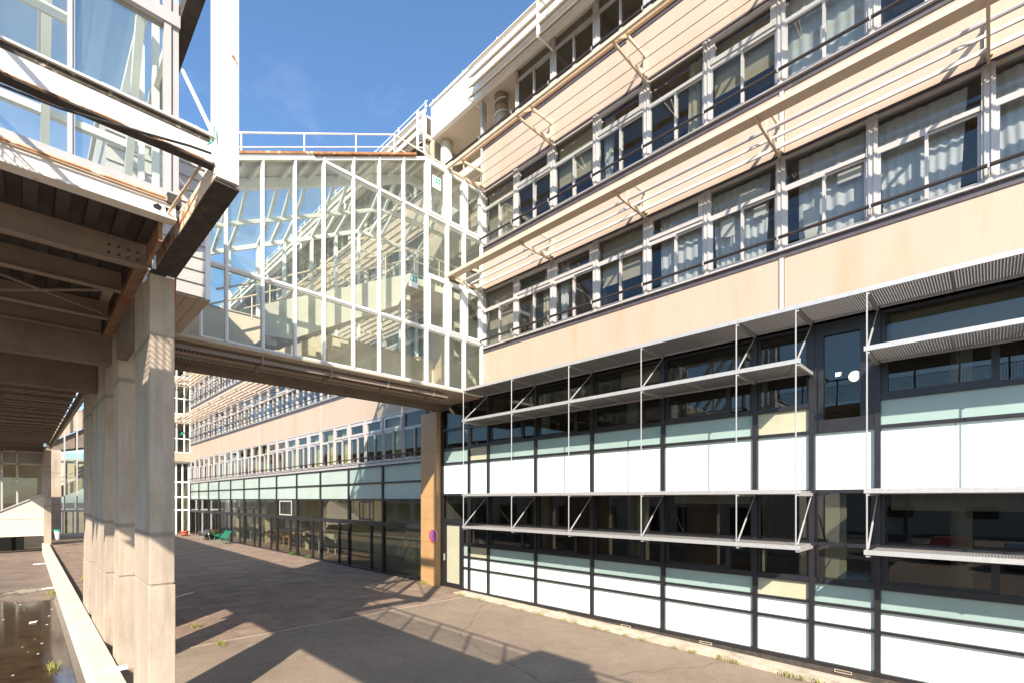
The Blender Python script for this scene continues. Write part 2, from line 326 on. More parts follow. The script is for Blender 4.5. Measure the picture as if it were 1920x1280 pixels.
# ------------------------------------------------------------------ office building (right)
XF = 11.0
B1 = root('office_building', (XF, 5, 0), 'peach clad office building with strip windows over a black framed glass base', 'building')
ST = 3.45
SILL = [8.26, 11.68, 15.12]        # top of the dark strip under each window band
MOD = 1.53; Y0 = 12.27
def win_meshes():
    W = MOD; H = 1.93; out = {}
    for kind in ('fixed', 'hopper', 'low'):
        f = MB()
        zt = 1.28
        f.box(-.02, .14, 0, .085, 0, H); f.box(-.02, .14, W - .085, W, 0, H)          # mullion halves
        f.box(-.045, .0195, 0.03, .05, 0.002, H - .002); f.box(-.045, .0195, W - .05, W - .03, 0.002, H - .002)
        f.box(.0, .13, .085, W - .085, H - .06, H); f.box(.0, .13, .085, W - .085, zt - .04, zt + .035)
        f.box(-.03, .13, .085, W - .085, 0, .05)
        f.box(-.075, .02, 0, W, -.02, -.001)
        # sliding sashes
        for (a, c, xo) in ((.085, W / 2 + .02, .045), (W / 2 - .02, W - .085, .0)):
            f.box(xo, xo + .04, a, a + .045, .05, zt - .04); f.box(xo, xo + .04, c - .045, c, .05, zt - .04)
            f.box(xo, xo + .04, a + .045, c - .045, .05, .095); f.box(xo, xo + .04, a + .045, c - .045, zt - .08, zt - .04)
        if kind == 'hopper':
            f.box(-.03, .06, .085, .19, zt + .035, H - .06); f.box(-.03, .06, W - .19, W - .085, zt + .035, H - .06)
            f.box(-.03, .06, .19, W - .19, zt + .035, zt + .14); f.box(-.03, .06, .19, W - .19, H - .15, H - .06)
        p = MB()
        p.box(.06, .068, .13, W / 2 - .02, .095, zt - .08); p.box(.018, .026, W / 2 + .02, W - .13, .095, zt - .08)
        if kind == 'hopper': p.box(.02, .028, .19, W - .19, zt + .14, H - .15)
        else: p.box(.05, .058, .085, W - .085, zt + .035, H - .06)
        out[kind] = (mesh_of(f, 'window', 'alu'), mesh_of(p, 'pane', 'gwin'))
    return out
WM = win_meshes()
def curtain_mesh(y0, y1, z0, z1, m, amp=.035, folds=9, taper=0):
    b = MB(); n = folds * 8; rows = 8; ph = random.random() * 6
    for r in range(rows + 1):
        z = z0 + (z1 - z0) * r / rows; tz = r / rows
        for i in range(n + 1):
            u = i / n; y = y0 + (y1 - y0) * u
            y += taper * (1 - tz) * (u - .5)
            x = .22 + amp * math.sin(u * folds * 2 * math.pi + ph) * (1.1 - .5 * tz) + amp * .5 * math.sin(u * folds * 3.3 + ph * 2 + tz * 1.2)
            b.v.append((x, y, z))
    for r in range(rows):
        for i in range(n): k = r * (n + 1) + i; b.f.append((k, k + 1, k + n + 2, k + n + 1))
    off = len(b.v); b.v += [(x + .006, y, z) for x, y, z in b.v]; b.f += [tuple(off + i for i in q)[::-1] for q in b.f]
    return mesh_of(b, 'curtain', m, True)
CURT = [curtain_mesh(.05, 1.48, .02, 1.85, 'curtain', .016, 7), curtain_mesh(.05, 1.25, .02, 1.85, 'curtain', .02, 6), curtain_mesh(.25, 1.48, .02, 1.85, 'curtain', .018, 8, -.2)]
CURT_NARROW = [curtain_mesh(1.05, 1.46, .02, 1.85, 'curtain', .04, 4, -.25), curtain_mesh(.1, .5, .02, 1.85, 'blind', .03, 3, .1)]
def blind_mesh(z0): 
    b = MB(); b.box(.2, .206, .1, 1.43, z0, 1.9); b.box(.19, .22, .1, 1.43, z0 - .03, z0); return mesh_of(b, 'blind', 'blind')
BL = [blind_mesh(.7), blind_mesh(1.3), blind_mesh(.15)]
def paper_mesh(pts):
    b = MB(); b.poly([(.085, y, z) for y, z in pts], (.003, 0, 0)); return mesh_of(b, 'paper_sheet', 'paper')

KINDS = {0: ['fixed', 'hopper', 'hopper', 'fixed', 'hopper', 'fixed', 'fixed', 'fixed', 'fixed', 'hopper'],
         1: ['fixed', 'hopper', 'fixed', 'hopper', 'fixed', 'hopper', 'fixed', 'fixed', 'hopper', 'fixed'],
         2: ['fixed', 'fixed', 'fixed', 'fixed', 'fixed', 'hopper', 'fixed', 'fixed', 'fixed', 'fixed']}
for fl in range(3):
    for k in range(10):
        if fl == 2 and k == 0: continue
        y = Y0 - MOD * (k + 1); z = SILL[fl] + .04
        wd = inst(WM[KINDS[fl][k]][0], 'window', B1, (0, y - 5, z))
        inst(WM[KINDS[fl][k]][1], 'pane', wd)
        if fl == 0 and k >= 4:
            if k in (6, 7): inst(CURT[1 + k % 2], 'curtain', wd)
            else: inst(CURT[k % 3], 'curtain', wd)
        elif fl == 1 and k >= 6: inst(CURT[k % 3] if k < 7 else CURT_NARROW[k % 2], 'curtain', wd)
        elif fl == 0 and k in (0, 3): inst(BL[0 if k else 2], 'blind', wd)
        elif fl == 0 and k in (1, 2): inst(CURT_NARROW[k % 2], 'curtain', wd)
        elif fl == 1 and k in (0, 2, 5): inst(BL[(k + 1) % 3 if k else 2], 'blind', wd)
        elif fl == 1 and k in (3, 4): inst(CURT_NARROW[(k + 1) % 2], 'curtain', wd)
        elif fl == 2 and k in (2, 4): inst(BL[1], 'blind', wd)
        if fl == 0 and k == 5:
            inst(paper_mesh([(.2, 1.33), (.95, 1.33), (.8, 1.62), (.45, 1.58)]), 'paper_sheet', wd)
            inst(paper_mesh([(.3, .95), (.55, .95), (.55, 1.15), (.3, 1.15)]), 'paper_sheet', wd)
            inst(paper_mesh([(.95, .7), (1.25, .8), (1.25, 1.15), (.95, 1.15)]), 'paper_sheet', wd)
        if fl == 0 and k == 6:
            inst(paper_mesh([(.15, .98), (.55, .98), (.55, 1.18), (.15, 1.18)]), 'paper_sheet', wd)
            inst(paper_mesh([(.9, .1), (1.1, .1), (1.15, .7), (.95, .72), (.85, .55)]), 'paper_sheet', wd)
YB = Y0 - MOD * 10
# spandrels, dark strips, vertical joint covers
for (za, zb) in ((6.66, SILL[0] - .12), (SILL[0] + 1.97 + .05, SILL[1] - .12), (SILL[1] + 1.97 + .05, SILL[2] - .12)):
    for (ya, yb) in ((3.10, Y0), (YB, 3.02)):
        MB().box(10.985, 11.16, ya + .01, yb - .01, za, zb).build('spandrel', 'peach', B1)
    MB().box(10.955, 11.12, 3.02, 3.10, za, zb).build('joint_cover', 'alu', B1)
for fl in range(3):
    b = MB().box(10.965, 11.14, YB, Y0 - .012, SILL[fl] - .12, SILL[fl]); b.build('sill_strip', 'darkpurple', B1)
    MB().box(10.90, 11.13, YB, Y0 - .006, SILL[fl] + .002, SILL[fl] + .018).build('sill', 'alu', B1)
    MB().box(10.97, 11.16, YB, Y0 - .012, SILL[fl] + 1.972, SILL[fl] + 2.018).build('window_head', 'darkpurple', B1)
    # guard rail with brackets
    yy = Y0 + (.05 if fl < 2 else 1.9)
    g = MB().tube([(10.82, YB, SILL[fl] + .25), (10.82, yy, SILL[fl] + .25)], .033, 10); gr = g.build('guard_rail', 'rail', B1)
    for i in range(11):
        k = MB(); y = Y0 - MOD * i
        k.tube([(10.82, y, SILL[fl] + .22), (10.86, y, SILL[fl] + .13), (10.97, y, SILL[fl] + .1)], .012, 6)
        k.box(10.94, 10.979, y - .04, y + .04, SILL[fl] + .04, SILL[fl] + .16); k.box(10.785, 10.855, y - .012, y + .012, SILL[fl] + .2, SILL[fl] + .29)
        k.build('rail_bracket', 'alu', gr)
# sunshades at the two lower window heads
for fl in range(2):
    zt = SILL[fl] + 1.97; xo = 9.45
    s = MB()
    s.box(xo - .035, xo + .03, YB, Y0 + .06, zt - .02, zt + .035); s.box(xo - .01, xo + .05, YB, Y0 + .05, zt + .045, zt + .095)
    sh = s.build('sunshade', 'cream', B1)
    l = MB()
    if fl == 0:
        l.tube([(10.08, YB, zt + .06), (10.08, Y0 - .02, zt + .06)], .035, 8)
        for x, w in ((10.42, .19), (10.76, .24)): l.bar((x, YB, zt + .09), (x, Y0 - .02, zt + .09), w, .02, (-.74, 0, .67))
        MB().bar((xo + .17, YB, zt + .03), (xo + .17, Y0, zt + .03), .21, .022).build('shade_plank', 'cream', sh)
    else:
        for x, w in ((10.12, .07), (10.45, .10), (10.78, .12)): l.bar((x, YB, zt + .06), (x, Y0 - .02, zt + .06), w, .02, (-.74, 0, .67))
        q = MB(); q.bar((xo + .32, YB, zt + .30), (xo + .32, Y0, zt + .30), .60, .012, (-.42, 0, .52)); q.build('shade_glass', M['gbridge'], sh)
        q = MB(); q.bar((xo + .60, YB, zt + .54), (xo + .60, Y0, zt + .54), .07, .05); q.build('shade_rail', 'cane', sh)
    l.build('slat', 'alu' if fl == 0 else 'cream', sh)
    for i in range(0, 11, 2):
        y = Y0 - MOD * i - (.02 if i == 0 else 0)
        k = MB()
        k.bar((xo, y, zt), (10.95, y, zt), .045, .06); k.bar((xo + .02, y, zt + .08), (10.12, y, zt + .56), .04, .07)
        k.bar((10.12, y, zt + .56), (10.95, y, zt + .62), .04, .08); k.bar((10.12, y, zt), (10.12, y, zt + .53), .04, .04)
        k.box(10.93, 10.984, y - .05, y + .05, zt + .1, zt + .72); k.bar((10.5, y, zt + .03), (10.95, y, zt + .2), .03, .1)
        k.build('shade_bracket', 'cream', sh)
# fourth floor: fascia, soffit, louvres, rail, terrace
MB().box(10.80, 10.95, YB, 15.0, 16.76, 17.95).build('fascia', 'white', B1)
MB().box(10.951, 16, YB, 15.0, 16.78, 16.95).build('soffit', 'soffit', B1)
MB().box(10.74, 16, YB, 15.04, 17.952, 18.02).build('roof', 'white', B1)
lv = MB()
for i in range(4):
    z = 16.42 + i * .33
    lv.bar((10.42, YB, z + .07), (10.42, 12.25, z + .07), .34, .03, (-.9, 0, 1))
lvo = lv.build('roof_louvre', 'shade_beige', B1)
for y in (9.18, 6.12, 3.06, 0, -2.9): k = MB(); k.box(10.30, 10.36, y - .04, y + .04, 16.35, 17.6); k.bar((10.33, y, 16.4), (10.97, y, 16.4), .04, .05); k.bar((10.33, y, 17.5), (10.8, y, 17.5), .03, .04); k.build('louvre_arm', 'white', lvo)
MB().box(10.26, 10.799, 12.25, 12.262, 16.36, 16.40).build('louvre_arm', 'white', lvo)
rr = MB(); rr.tube([(10.85, YB, 18.16), (10.85, 15.0, 18.16)], .018, 6)
for i in range(11): rr.box(10.83, 10.87, 14.9 - i * 1.75, 14.94 - i * 1.75, 18.02, 18.2)
rr.build('roof_rail', 'white', B1)
for y, z0 in ((11.75, 15.3), (14.75, 13.8)):
    c = MB().tube([(11.35, y, z0 - 1.4), (11.35, y, 16.78)], .23, 20); c.build('round_column', 'soffit' if y > 13 else 'concrete', B1, True)
hp = MB()
pts = [(11.35 + .25 * math.cos(a * .3), 11.75 + .25 * math.sin(a * .3), 14.6 + a * .02) for a in range(100)]
hp.tube(pts, .016, 6); hp.build('cable_spiral', 'white', B1)
MB().box(13.5, 13.7, 10.8, 15.3, 14.9, 16.78).build('terrace_wall', 'soffit', B1)
MB().box(11.16, 13.5, 10.735, 10.86, 15.0, 16.78).build('terrace_end_wall', 'soffit', B1)
MB().box(11.0, 13.5, 10.86, 15.3, 14.6, 14.9).build('terrace_floor', 'soffit', B1)
# inside
r = MB()
for z in (6.95, 10.40, 13.85): r.box(11.17, 16.0, YB, 14.5, z - .15, z + .15)
r.build('floor_slab', 'ceil', B1)
r = MB().box(15.6, 15.8, YB, 14.5, 0, 16.7); 
for y in (7.67, 1.53): r.box(11.4, 15.6, y - .05, y + .05, 7.15, 16.7)
r.box(11.2, 15.6, YB - .2, YB - .1, -.2, 16.7)
r.box(11.12, 15.6, 14.5, 14.56, -.2, 6.75); r.build('inner_wall', 'room', B1)
MB().box(15.81, 15.95, YB, 15.3, -.3, 17.9).build('rear_wall', 'peach', B1)
t = MB()
for z, x in ((10.2, 13), (13.62, 13)):
    for y in (-1.5, 1, 3.5, 6, 8.5, 11): t.box(x - .06, x + .06, y - .7, y + .7, z - .12, z - .06)
t.build('lamp_strip', 'white', B1)
# corner cover towards the bridge
MB().box(10.93, 11.16, Y0, Y0 + .07, 6.7, 16.7).build('corner_cover', 'alu', B1)

# ---- black framed glass base
YS = [14.52, 12.98, 11.985, 9.85, 7.77, 5.675, 3.57, 2.52, 1.47, -.62, -2.71]
ZR = [0.0, .78, 1.17, 1.61, 2.33, 3.35, 4.52, 5.05, 5.72, 6.6]
TH = {0: .07, .78: .05, 1.17: .05, 1.61: .12, 2.33: .07, 3.35: .07, 4.52: .06, 5.05: .09, 5.72: .07, 6.6: .1}
fr = MB()
for y in YS:
    hw = .045 if 0 < y < 13 else .06
    wide = {5.675: .06, 9.85: .06, 7.77: .06}.get(y, hw)
    fr.box(10.93, 11.1, y - hw, y + hw, -.02, 6.7)
    if y < 12.5: fr.box(10.985, 11.09, y - .1, y + .1, 1.62, 3.34); fr.box(10.985, 11.09, y - .1, y + .1, 5.06, 6.62)
for i in range(1, len(YS) - 1):
    y1, y0 = YS[i], YS[i + 1]
    door = (y1 == 2.52)
    for z in ZR:
        if door and z in (5.05, 5.72): continue
        h = TH[z]; fr.box(10.94, 11.09, y0 + .045, y1 - .045, z - h / 2, z + h / 2)
    if not door and y1 < 12.5 and y1 - y0 > 1.5:                # opening lights: side mullion
        yy = y0 + .57
        for (a, c) in ((1.67, 2.295), (5.1, 5.685)): fr.box(10.97, 11.08, yy - .05, yy + .05, a, c)
        for (a, c) in ((1.67, 2.29), (5.095, 5.685)): fr.box(10.975, 11.07, yy + .05, y1 - .1, a, a + .05); fr.box(10.975, 11.07, y1 - .15, y1 - .1, a + .05, c)
# tall door bay
fr.box(10.95, 11.09, 2.32, 2.475, 4.55, 6.6); fr.box(10.95, 11.09, 1.515, 1.73, 4.55, 6.6); fr.box(10.945, 11.09, 1.73, 2.32, 4.55, 4.74); fr.box(10.945, 11.09, 1.73, 2.32, 6.36, 6.549)
# entrance bay next to the brown pillar
for z in (1.0,): pass
fr.box(10.94, 11.09, 13.025, 14.46, 2.36, 2.48); fr.box(10.94, 11.09, 13.025, 14.46, 3.32, 3.40); fr.box(10.94, 11.09, 13.025, 14.46, 4.48, 4.54); fr.box(10.94, 11.09, 13.025, 14.46, 4.98, 5.06); fr.box(10.94, 11.09, 13.025, 14.46, 5.7, 5.78)
fr.box(10.94, 11.09, 13.30, 13.42, .0, 2.36)
for z in (.78, 1.17, 1.61): fr.box(10.94, 11.09, 13.025, 13.30, z - .03, z + .03)
fr.box(10.94, 11.09, 13.025, 13.30, -.02, .05)
fr.box(10.94, 11.10, YS[-1], 14.5, 6.6, 6.72)
FR = fr.build('glazing_frame', 'dark', B1)
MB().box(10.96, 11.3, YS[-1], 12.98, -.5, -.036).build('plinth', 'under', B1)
def rowmat(j, i):
    if j in (0, 1, 5): return 'white_panel', 'panel'
    if j in (2, 6):
        return ('frosted_panel', 'olive') if (YS[i] in (3.57, 12.98)) else ('frosted_panel', 'frost')
    return 'clear_pane', 'gdark'
for i in range(1, len(YS) - 1):
    y1, y0 = YS[i], YS[i + 1]
    for j in range(9):
        if y1 == 2.52 and j in (6, 7, 8): continue
        n, m = rowmat(j, i)
        a = y0 + .046; c = y1 - .046; z0 = ZR[j] + TH[ZR[j]] / 2 + .001; z1 = ZR[j + 1] - TH[ZR[j + 1]] / 2 - .001
        if n == 'white_panel' and j == 5 and c - a > 1.5:
            mid = (a + c) / 2
            b = MB().box(11.0, 11.02, a, mid - .003, z0, z1).box(11.0, 11.02, mid + .003, c, z0, z1)
        else: b = MB().box(11.0, 11.02, a, c, z0, z1)
        b.build(n, m, B1)
MB().box(11.0, 11.02, 1.731, 2.319, 4.741, 6.359).build('balcony_door_pane', 'gdark', B1)
MB().poly([(10.985, 1.82 + .10 * math.cos(2 * math.pi * i / 24), 5.51 + .10 * math.sin(2 * math.pi * i / 24)) for i in range(24)], (.012, 0, 0)).build('round_sticker', 'paper', B1)
MB().box(10.985, 10.997, 2.03, 2.13, 5.55, 5.63).build('sticker', 'paper', B1)
MB().box(10.985, 10.998, 3.2, 3.3, 1.2, 1.28)
# entrance bay panes
for (a, c, z0, z1, m, n) in ((13.03, 14.455, 3.401, 4.479, 'panel', 'white_panel'), (13.03, 14.455, 4.541, 4.979, 'frost', 'frosted_panel'), (13.03, 14.455, 5.061, 5.699, 'gdark', 'clear_pane'),
                             (13.03, 14.455, 5.781, 6.599, 'gdark', 'clear_pane'), (13.03, 14.455, 2.481, 3.319, 'gdark', 'clear_pane'),
                             (13.03, 13.299, .051, .749, 'panel', 'white_panel'), (13.03, 13.299, .811, 1.139, 'panel', 'white_panel'), (13.03, 13.299, 1.201, 1.579, 'frost', 'frosted_panel'), (13.03, 13.299, 1.641, 2.359, 'gdark', 'clear_pane')):
    MB().box(11.0, 11.02, a, c, z0, z1).build(n, m, B1)
d = MB()
d.box(10.95, 11.06, 13.425, 13.50, 0, 2.35); d.box(10.95, 11.06, 14.28, 14.455, 0, 2.35); d.box(10.95, 11.06, 13.50, 14.28, 2.27, 2.35); d.box(10.95, 11.06, 13.50, 14.28, 0, .15)
dr = d.build('door', 'dark', B1)
MB().box(11.0, 11.015, 13.501, 14.279, .151, 2.269).build('door_pane', 'olive', dr)
MB().box(10.90, 10.945, 14.33, 14.36, .95, 1.2).build('handle', 'steel', dr)
for y in (10.9, 8.79, 6.71, 4.63, 2.0):
    b = MB(); b.box(10.938, 10.959, y - .13, y + .13, -.105, -.097); b.box(10.938, 10.959, y - .13, y + .13, -.058, -.05); b.box(10.938, 10.959, y - .14, y - .13, -.10, -.055); b.box(10.938, 10.959, y + .13, y + .14, -.10, -.055)
    b.build('vent_slot', 'cream', B1)
# rooms behind the base
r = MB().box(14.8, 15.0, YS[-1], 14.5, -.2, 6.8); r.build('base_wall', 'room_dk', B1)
MB().box(11.1, 14.8, YS[-1], 14.5, 3.36, 3.6).box(11.1, 14.8, YS[-1], 14.5, -.1, -.02).build('base_slab', 'floor_in', B1)
c = MB()
for y in (7.3, 3.9, .4, 10.6): c.tube([(12.3, y, 0), (12.3, y, 6.7)], .16, 14)
c.build('inner_column', 'dado', B1, True)
c = MB()
for y in (6.2, 2.0): c.box(11.25, 11.3, y, y + .35, 1.65, 3.3)
for (y0, y1, z0) in ((5.75, 7.0, 6.15), (-.5, 1.3, 6.1), (3.7, 5.5, 3.1), (-.5, 1.3, 3.0)): c.box(11.2, 11.21, y0, y1, z0, z0 + .45)
c.build('roller_blind', 'blind', B1)

# ---- grating sun shelves on the base
def shelf(y0, y1, z, nm='sun_shelf'):
    x0, x1 = 9.95, 10.93
    f = MB(); f.box(x0 - .025, x0, y0 - .06, y1 + .05, z - .05, z + .03); f.box(x1, x1 + .03, y0, y1, z - .06, z + .0)
    ys = [y for y in YS[1:] if y0 - .01 <= y <= y1 + .3]
    for y in set(ys + [y0, y1]): f.box(x0, x1, y - .028, y + .028, z - .09, z - .027)
    mids = [(YS[i] + YS[i + 1]) / 2 for i in range(2, len(YS) - 1) if YS[i] - YS[i + 1] > 1.5]
    for y in mids:
        if y0 < y < y1: f.box(x0, x1, y - .012, y + .012, z - .06, z - .022)
    so = f.build(nm, 'steel', B1)
    g = MB(); y = y0 + .02
    while y < y1:
        g.box(x0 + .01, x1 - .01, y, y + .015, z - .025, z + .01); y += .036
    x = x0 + .05
    while x < x1: g.box(x, x + .006, y0, y1, z - .014, z + .006); x += .06
    g.build('grating', 'grate', so)
    return so
shelf(YS[-1], 12.03, 6.71)
for z in (5.73, 3.35, 2.32):
    shelf(2.52, 12.05, z); shelf(YS[-1], 1.47, z)
for y in (12.05, 9.87, 7.78, 5.69, 3.59, 2.54, 1.48, -.62): MB().tube([(9.94, y, 2.27), (9.94, y, 6.74)], .013, 6).build('tie_rod', 'steel', B1)
for y in (12.03, 9.85, 7.77, 5.675, 3.57, 2.52, 1.47, -.62):
    for z0, z1 in ((5.75, 6.62), (2.36, 3.28)):
        br = MB(); br.tube([(9.96, y, z0), (10.94, y, z1)], .010, 6); br.tube([(9.96, y, z0), (10.42, y, z0 + (z1 - z0) * .47)], .017, 6)
        br.build('brace', 'steel', B1)
# ------------------------------------------------------------------ far wing
B2 = root('office_wing', (11, 34, 0), 'long far office wing with a glazed ground floor running back beyond the footbridge', 'building')
FM = 1.569; FY0 = 15.63; FN = 24; FY1 = FY0 + FM * FN
FS = [4.80] + SILL
for fl in range(4):
    for k in range(FN):
        y = FY0 + FM * k; z = FS[fl] + .04
        kind = 'hopper' if (fl == 0 and k in (2, 4, 7, 9, 10, 15, 17, 20)) or (fl == 1 and k % 4 == 1) or random.random() < .1 else 'fixed'
        wd = inst(WM[kind][0], 'window', B2, (0, y - 34, z)); wd.scale = (1, FM / MOD, 1)
        inst(WM[kind][1], 'pane', wd)
        if fl == 0 and k in (1, 4, 5, 6, 8, 11, 12, 15, 19): inst(YC if 'YC' in globals() else globals().setdefault('YC', curtain_mesh(.1, 1.2, .02, 1.85, 'yellow', .03, 6)), 'curtain', wd)
        elif fl in (1, 2) and random.random() < .4: inst(CURT_NARROW[k % 2], 'curtain', wd)
        elif fl in (1, 2) and random.random() < .3: inst(BL[k % 3], 'blind', wd)
for (za, zb) in ((6.78, SILL[0] - .12), (SILL[0] + 2.02, SILL[1] - .12), (SILL[1] + 2.02, SILL[2] - .12)):
    for (ya, yb) in ((FY0, 25.0), (25.06, 34.5), (34.56, 44), (44.06, FY1)):
        MB().box(10.985, 11.16, ya, yb, za, zb).build('spandrel', 'peach', B2)
    for y in (25.03, 34.53, 44.03): MB().box(10.97, 11.1, y - .03, y + .03, za, zb).build('joint_cover', 'alu', B2)
for fl in range(4):
    MB().box(10.965, 11.14, FY0, FY1, FS[fl] - .12, FS[fl]).build('sill_strip', 'darkpurple' if fl else 'alu', B2)
    MB().box(10.97, 11.16, FY0, FY1, FS[fl] + 1.972, FS[fl] + 2.018).build('window_head', 'darkpurple' if fl else 'alu', B2)
    g = MB().tube([(10.80, FY0 + (.5 if fl else 0), FS[fl] + .25), (10.80, FY1 + .3, FS[fl] + .25)], .028, 8).build('guard_rail', 'rail', B2)
    for i in range(FN):
        y = FY0 + FM * (i + .5)
        MB().tube([(10.80, y, FS[fl] + .22), (10.84, y, FS[fl] + .12), (10.98, y, FS[fl] + .08)], .016, 5).box(10.955, 10.98, y - .04, y + .04, FS[fl] + .02, FS[fl] + .15).build('rail_bracket', 'alu', g)
for fl in (1, 2):
    zt = FS[fl] + 1.97; xo = 9.45
    s = MB().box(xo - .03, xo + .03, FY0, FY1, zt - .03, zt + .06).box(xo + .035, xo + .09, FY0, FY1, zt + .03, zt + .1)
    sh = s.build('sunshade', 'cream', B2)
    l = MB()
    for x, q in ((9.8, .07), (10.1, .07), (10.42, .08), (10.74, .1)): l.bar((x, FY0, zt + .04), (x, FY1, zt + .04), q, .035, (.5, 0, 1))
    l.build('slat', 'cream', sh)
    for i in range(0, FN + 1, 2):
        y = FY0 + FM * i; k = MB()
        k.bar((xo, y, zt), (10.97, y, zt), .045, .06); k.bar((xo + .02, y, zt + .08), (10.12, y, zt + .56), .04, .07); k.bar((10.12, y, zt + .56), (10.97, y, zt + .62), .04, .08); k.bar((10.12, y, zt), (10.12, y, zt + .53), .04, .04)
        k.build('shade_bracket', 'cream', sh)
MB().box(10.80, 10.95, 15.5, FY1 + 4, 17.1, 17.95).build('fascia', 'white', B2)
MB().box(10.96, 16, 15.5, FY1 + 4, 17.14, 17.3).build('soffit', 'soffit', B2)
MB().box(10.7, 16, 15.5, FY1 + 4, 17.95, 18.03).build('roof', 'white', B2)
lv = MB()
for i in range(4): lv.bar((10.42, 15.2, 16.5 + i * .33), (10.42, FY1, 16.5 + i * .33), .34, .03, (-.9, 0, 1))
lvo = lv.build('roof_louvre', 'shade_beige', B2)
MB().box(10.30, 10.36, 15.16, 15.22, 16.2, 17.65).box(10.30, 10.36, 14.75, 14.80, 15.9, 17.4).bar((10.33, 15.2, 17.6), (10.33, 14.78, 17.3), .03, .04).bar((10.33, 15.2, 16.9), (10.33, 14.78, 16.65), .03, .04).bar((10.33, 15.2, 16.3), (10.33, 14.78, 16.05), .03, .04).build('louvre_end_frame', 'white', lvo)
for i in range(7): MB().box(10.30, 10.36, 21 + 5 * i - .04, 21.04 + 5 * i, 16.4, 17.6).bar((10.33, 21 + 5 * i, 17.5), (10.8, 21 + 5 * i, 17.5), .03, .04).build('louvre_arm', 'white', lvo)
rr = MB().tube([(10.85, 15.3, 18.4), (10.85, FY1, 18.4)], .02, 6).tube([(10.85, 15.3, 18.2), (10.85, FY1, 18.2)], .015, 6)
for i in range(20): rr.box(10.83, 10.87, 15.4 + i * 1.9, 15.44 + i * 1.9, 18.02, 18.45)
rr.build('roof_rail', 'white', B2)
r = MB()
for z in (3.6, 6.95 - .05, 10.40, 13.85): r.box(11.17, 16.0, FY0, FY1, z - .12, z + .12)
r.build('floor_slab', 'ceil', B2)
MB().box(15.0, 15.2, FY0, FY1, -.2, 17.1).box(11.17, 15.0, FY0 - .18, FY0 - .02, -.2, 17.1).build('inner_wall', 'room_far', B2)
MB().box(15.21, 15.4, FY0 - .2, FY1, -.3, 17.1).build('rear_wall', 'peach', B2)
MB().box(11.17, 15.0, FY0, FY1, -.1, -.03).build('inner_floor', 'floor_in', B2)
# glazed ground floor
FB = [FY0 + 3.138 * i for i in range(13)]
ZF = [-.05, 2.12, 3.18, 3.92, 4.66]
TF = {-.05: .2, 2.12: .2, 3.18: .08, 3.92: .07, 4.66: .06}
fr = MB()
for i, y in enumerate(FB): fr.box(10.93, 11.1, y - .05, y + .05, -.1, 4.68)
for i in range(12):
    for z in ZF: fr.box(10.94, 11.09, FB[i] + .05, FB[i + 1] - .05, z - TF[z] / 2, z + TF[z] / 2)
    if i not in (0,): fr.box(10.96, 11.08, FB[i] + 1.0, FB[i] + 1.1, .05, 2.02)
fr.build('glazing_frame', 'dark', B2)
for i in range(12):
    for j in range(4):
        z0 = ZF[j] + TF[ZF[j]] / 2 + .001; z1 = ZF[j + 1] - TF[ZF[j + 1]] / 2 - .001
        pm = 'frost_far' if j >= 2 and i > 1 else ('frost' if j == 3 else ('frost_far' if j == 2 else 'gfar'))
        MB().box(11.0, 11.02, FB[i] + .051, FB[i + 1] - .051, z0, z1).build('frosted_panel' if j >= 2 else 'clear_pane', pm, B2)
for (i, a, b_) in ((1, 1.0, 2.0), (4, .6, 2.5)):
    y = FB[i]; f = MB()
    for (c, d) in ((y + a, y + a + .07), (y + b_ - .07, y + b_)): f.box(10.9, 10.929, c, d, 2.25, 3.12)
    f.box(10.9, 10.929, y + a + .07, y + b_ - .07, 2.25, 2.32); f.box(10.9, 10.929, y + a + .07, y + b_ - .07, 3.05, 3.12)
    f.build('opening_light', 'venetian' if i == 4 else 'darkpurple', B2)
def slats(y0, y1, z0, z1, x=11.12):
    b = MB(); z = z0
    while z < z1: b.bar((x, y0, z), (x, y1, z), .05, .004, (.6, 0, 1)); z += .045
    return b
slats(FB[0] + .4, FB[0] + 1.62, .15, 2.0).build('venetian_blind', 'venetian', B2); slats(FB[0] + 1.66, FB[1] - .1, .15, 2.0).build('venetian_blind', 'venetian', B2)
slats(FB[1] + .1, FB[1] + 1.45, .15, 2.0).build('venetian_blind', 'venetian', B2)
slats(FB[2] + .1, FB[2] + .95, .95, 2.0).build('venetian_blind', 'venetian', B2)
b = MB()
for i in range(7):
    for j in range(15): b.box(11.3, 11.31, FB[4] + .15 + i * .13, FB[4] + .22 + i * .13, .3 + j * .11, .36 + j * .11)
b.build('perforated_screen', 'venetian', B2)
for i, (y, m, hh) in enumerate(((27.2, 'venetian', .9), (29.4, 'room_dk', .9), (32.8, 'wood', .74), (35.9, 'tile', .74), (39.5, 'venetian', 1.0), (30.7, 'benchblack', 1.5))):
    MB().box(12.2, 12.9, y, y + 1.1, hh - .05, hh).box(12.25, 12.3, y + .05, y + .1, 0, hh - .05).box(12.25, 12.3, y + 1.0, y + 1.05, 0, hh - .05).box(12.8, 12.85, y + .05, y + .1, 0, hh - .05).box(12.8, 12.85, y + 1.0, y + 1.05, 0, hh - .05).box(12.3, 12.8, y + .2, y + .9, hh, hh + .25).build('desk', m, B2)
for y in (31, 38, 45): MB().box(12.6, 12.9, y, y + .35, 0, 3.5).build('inner_column', 'dado', B2)
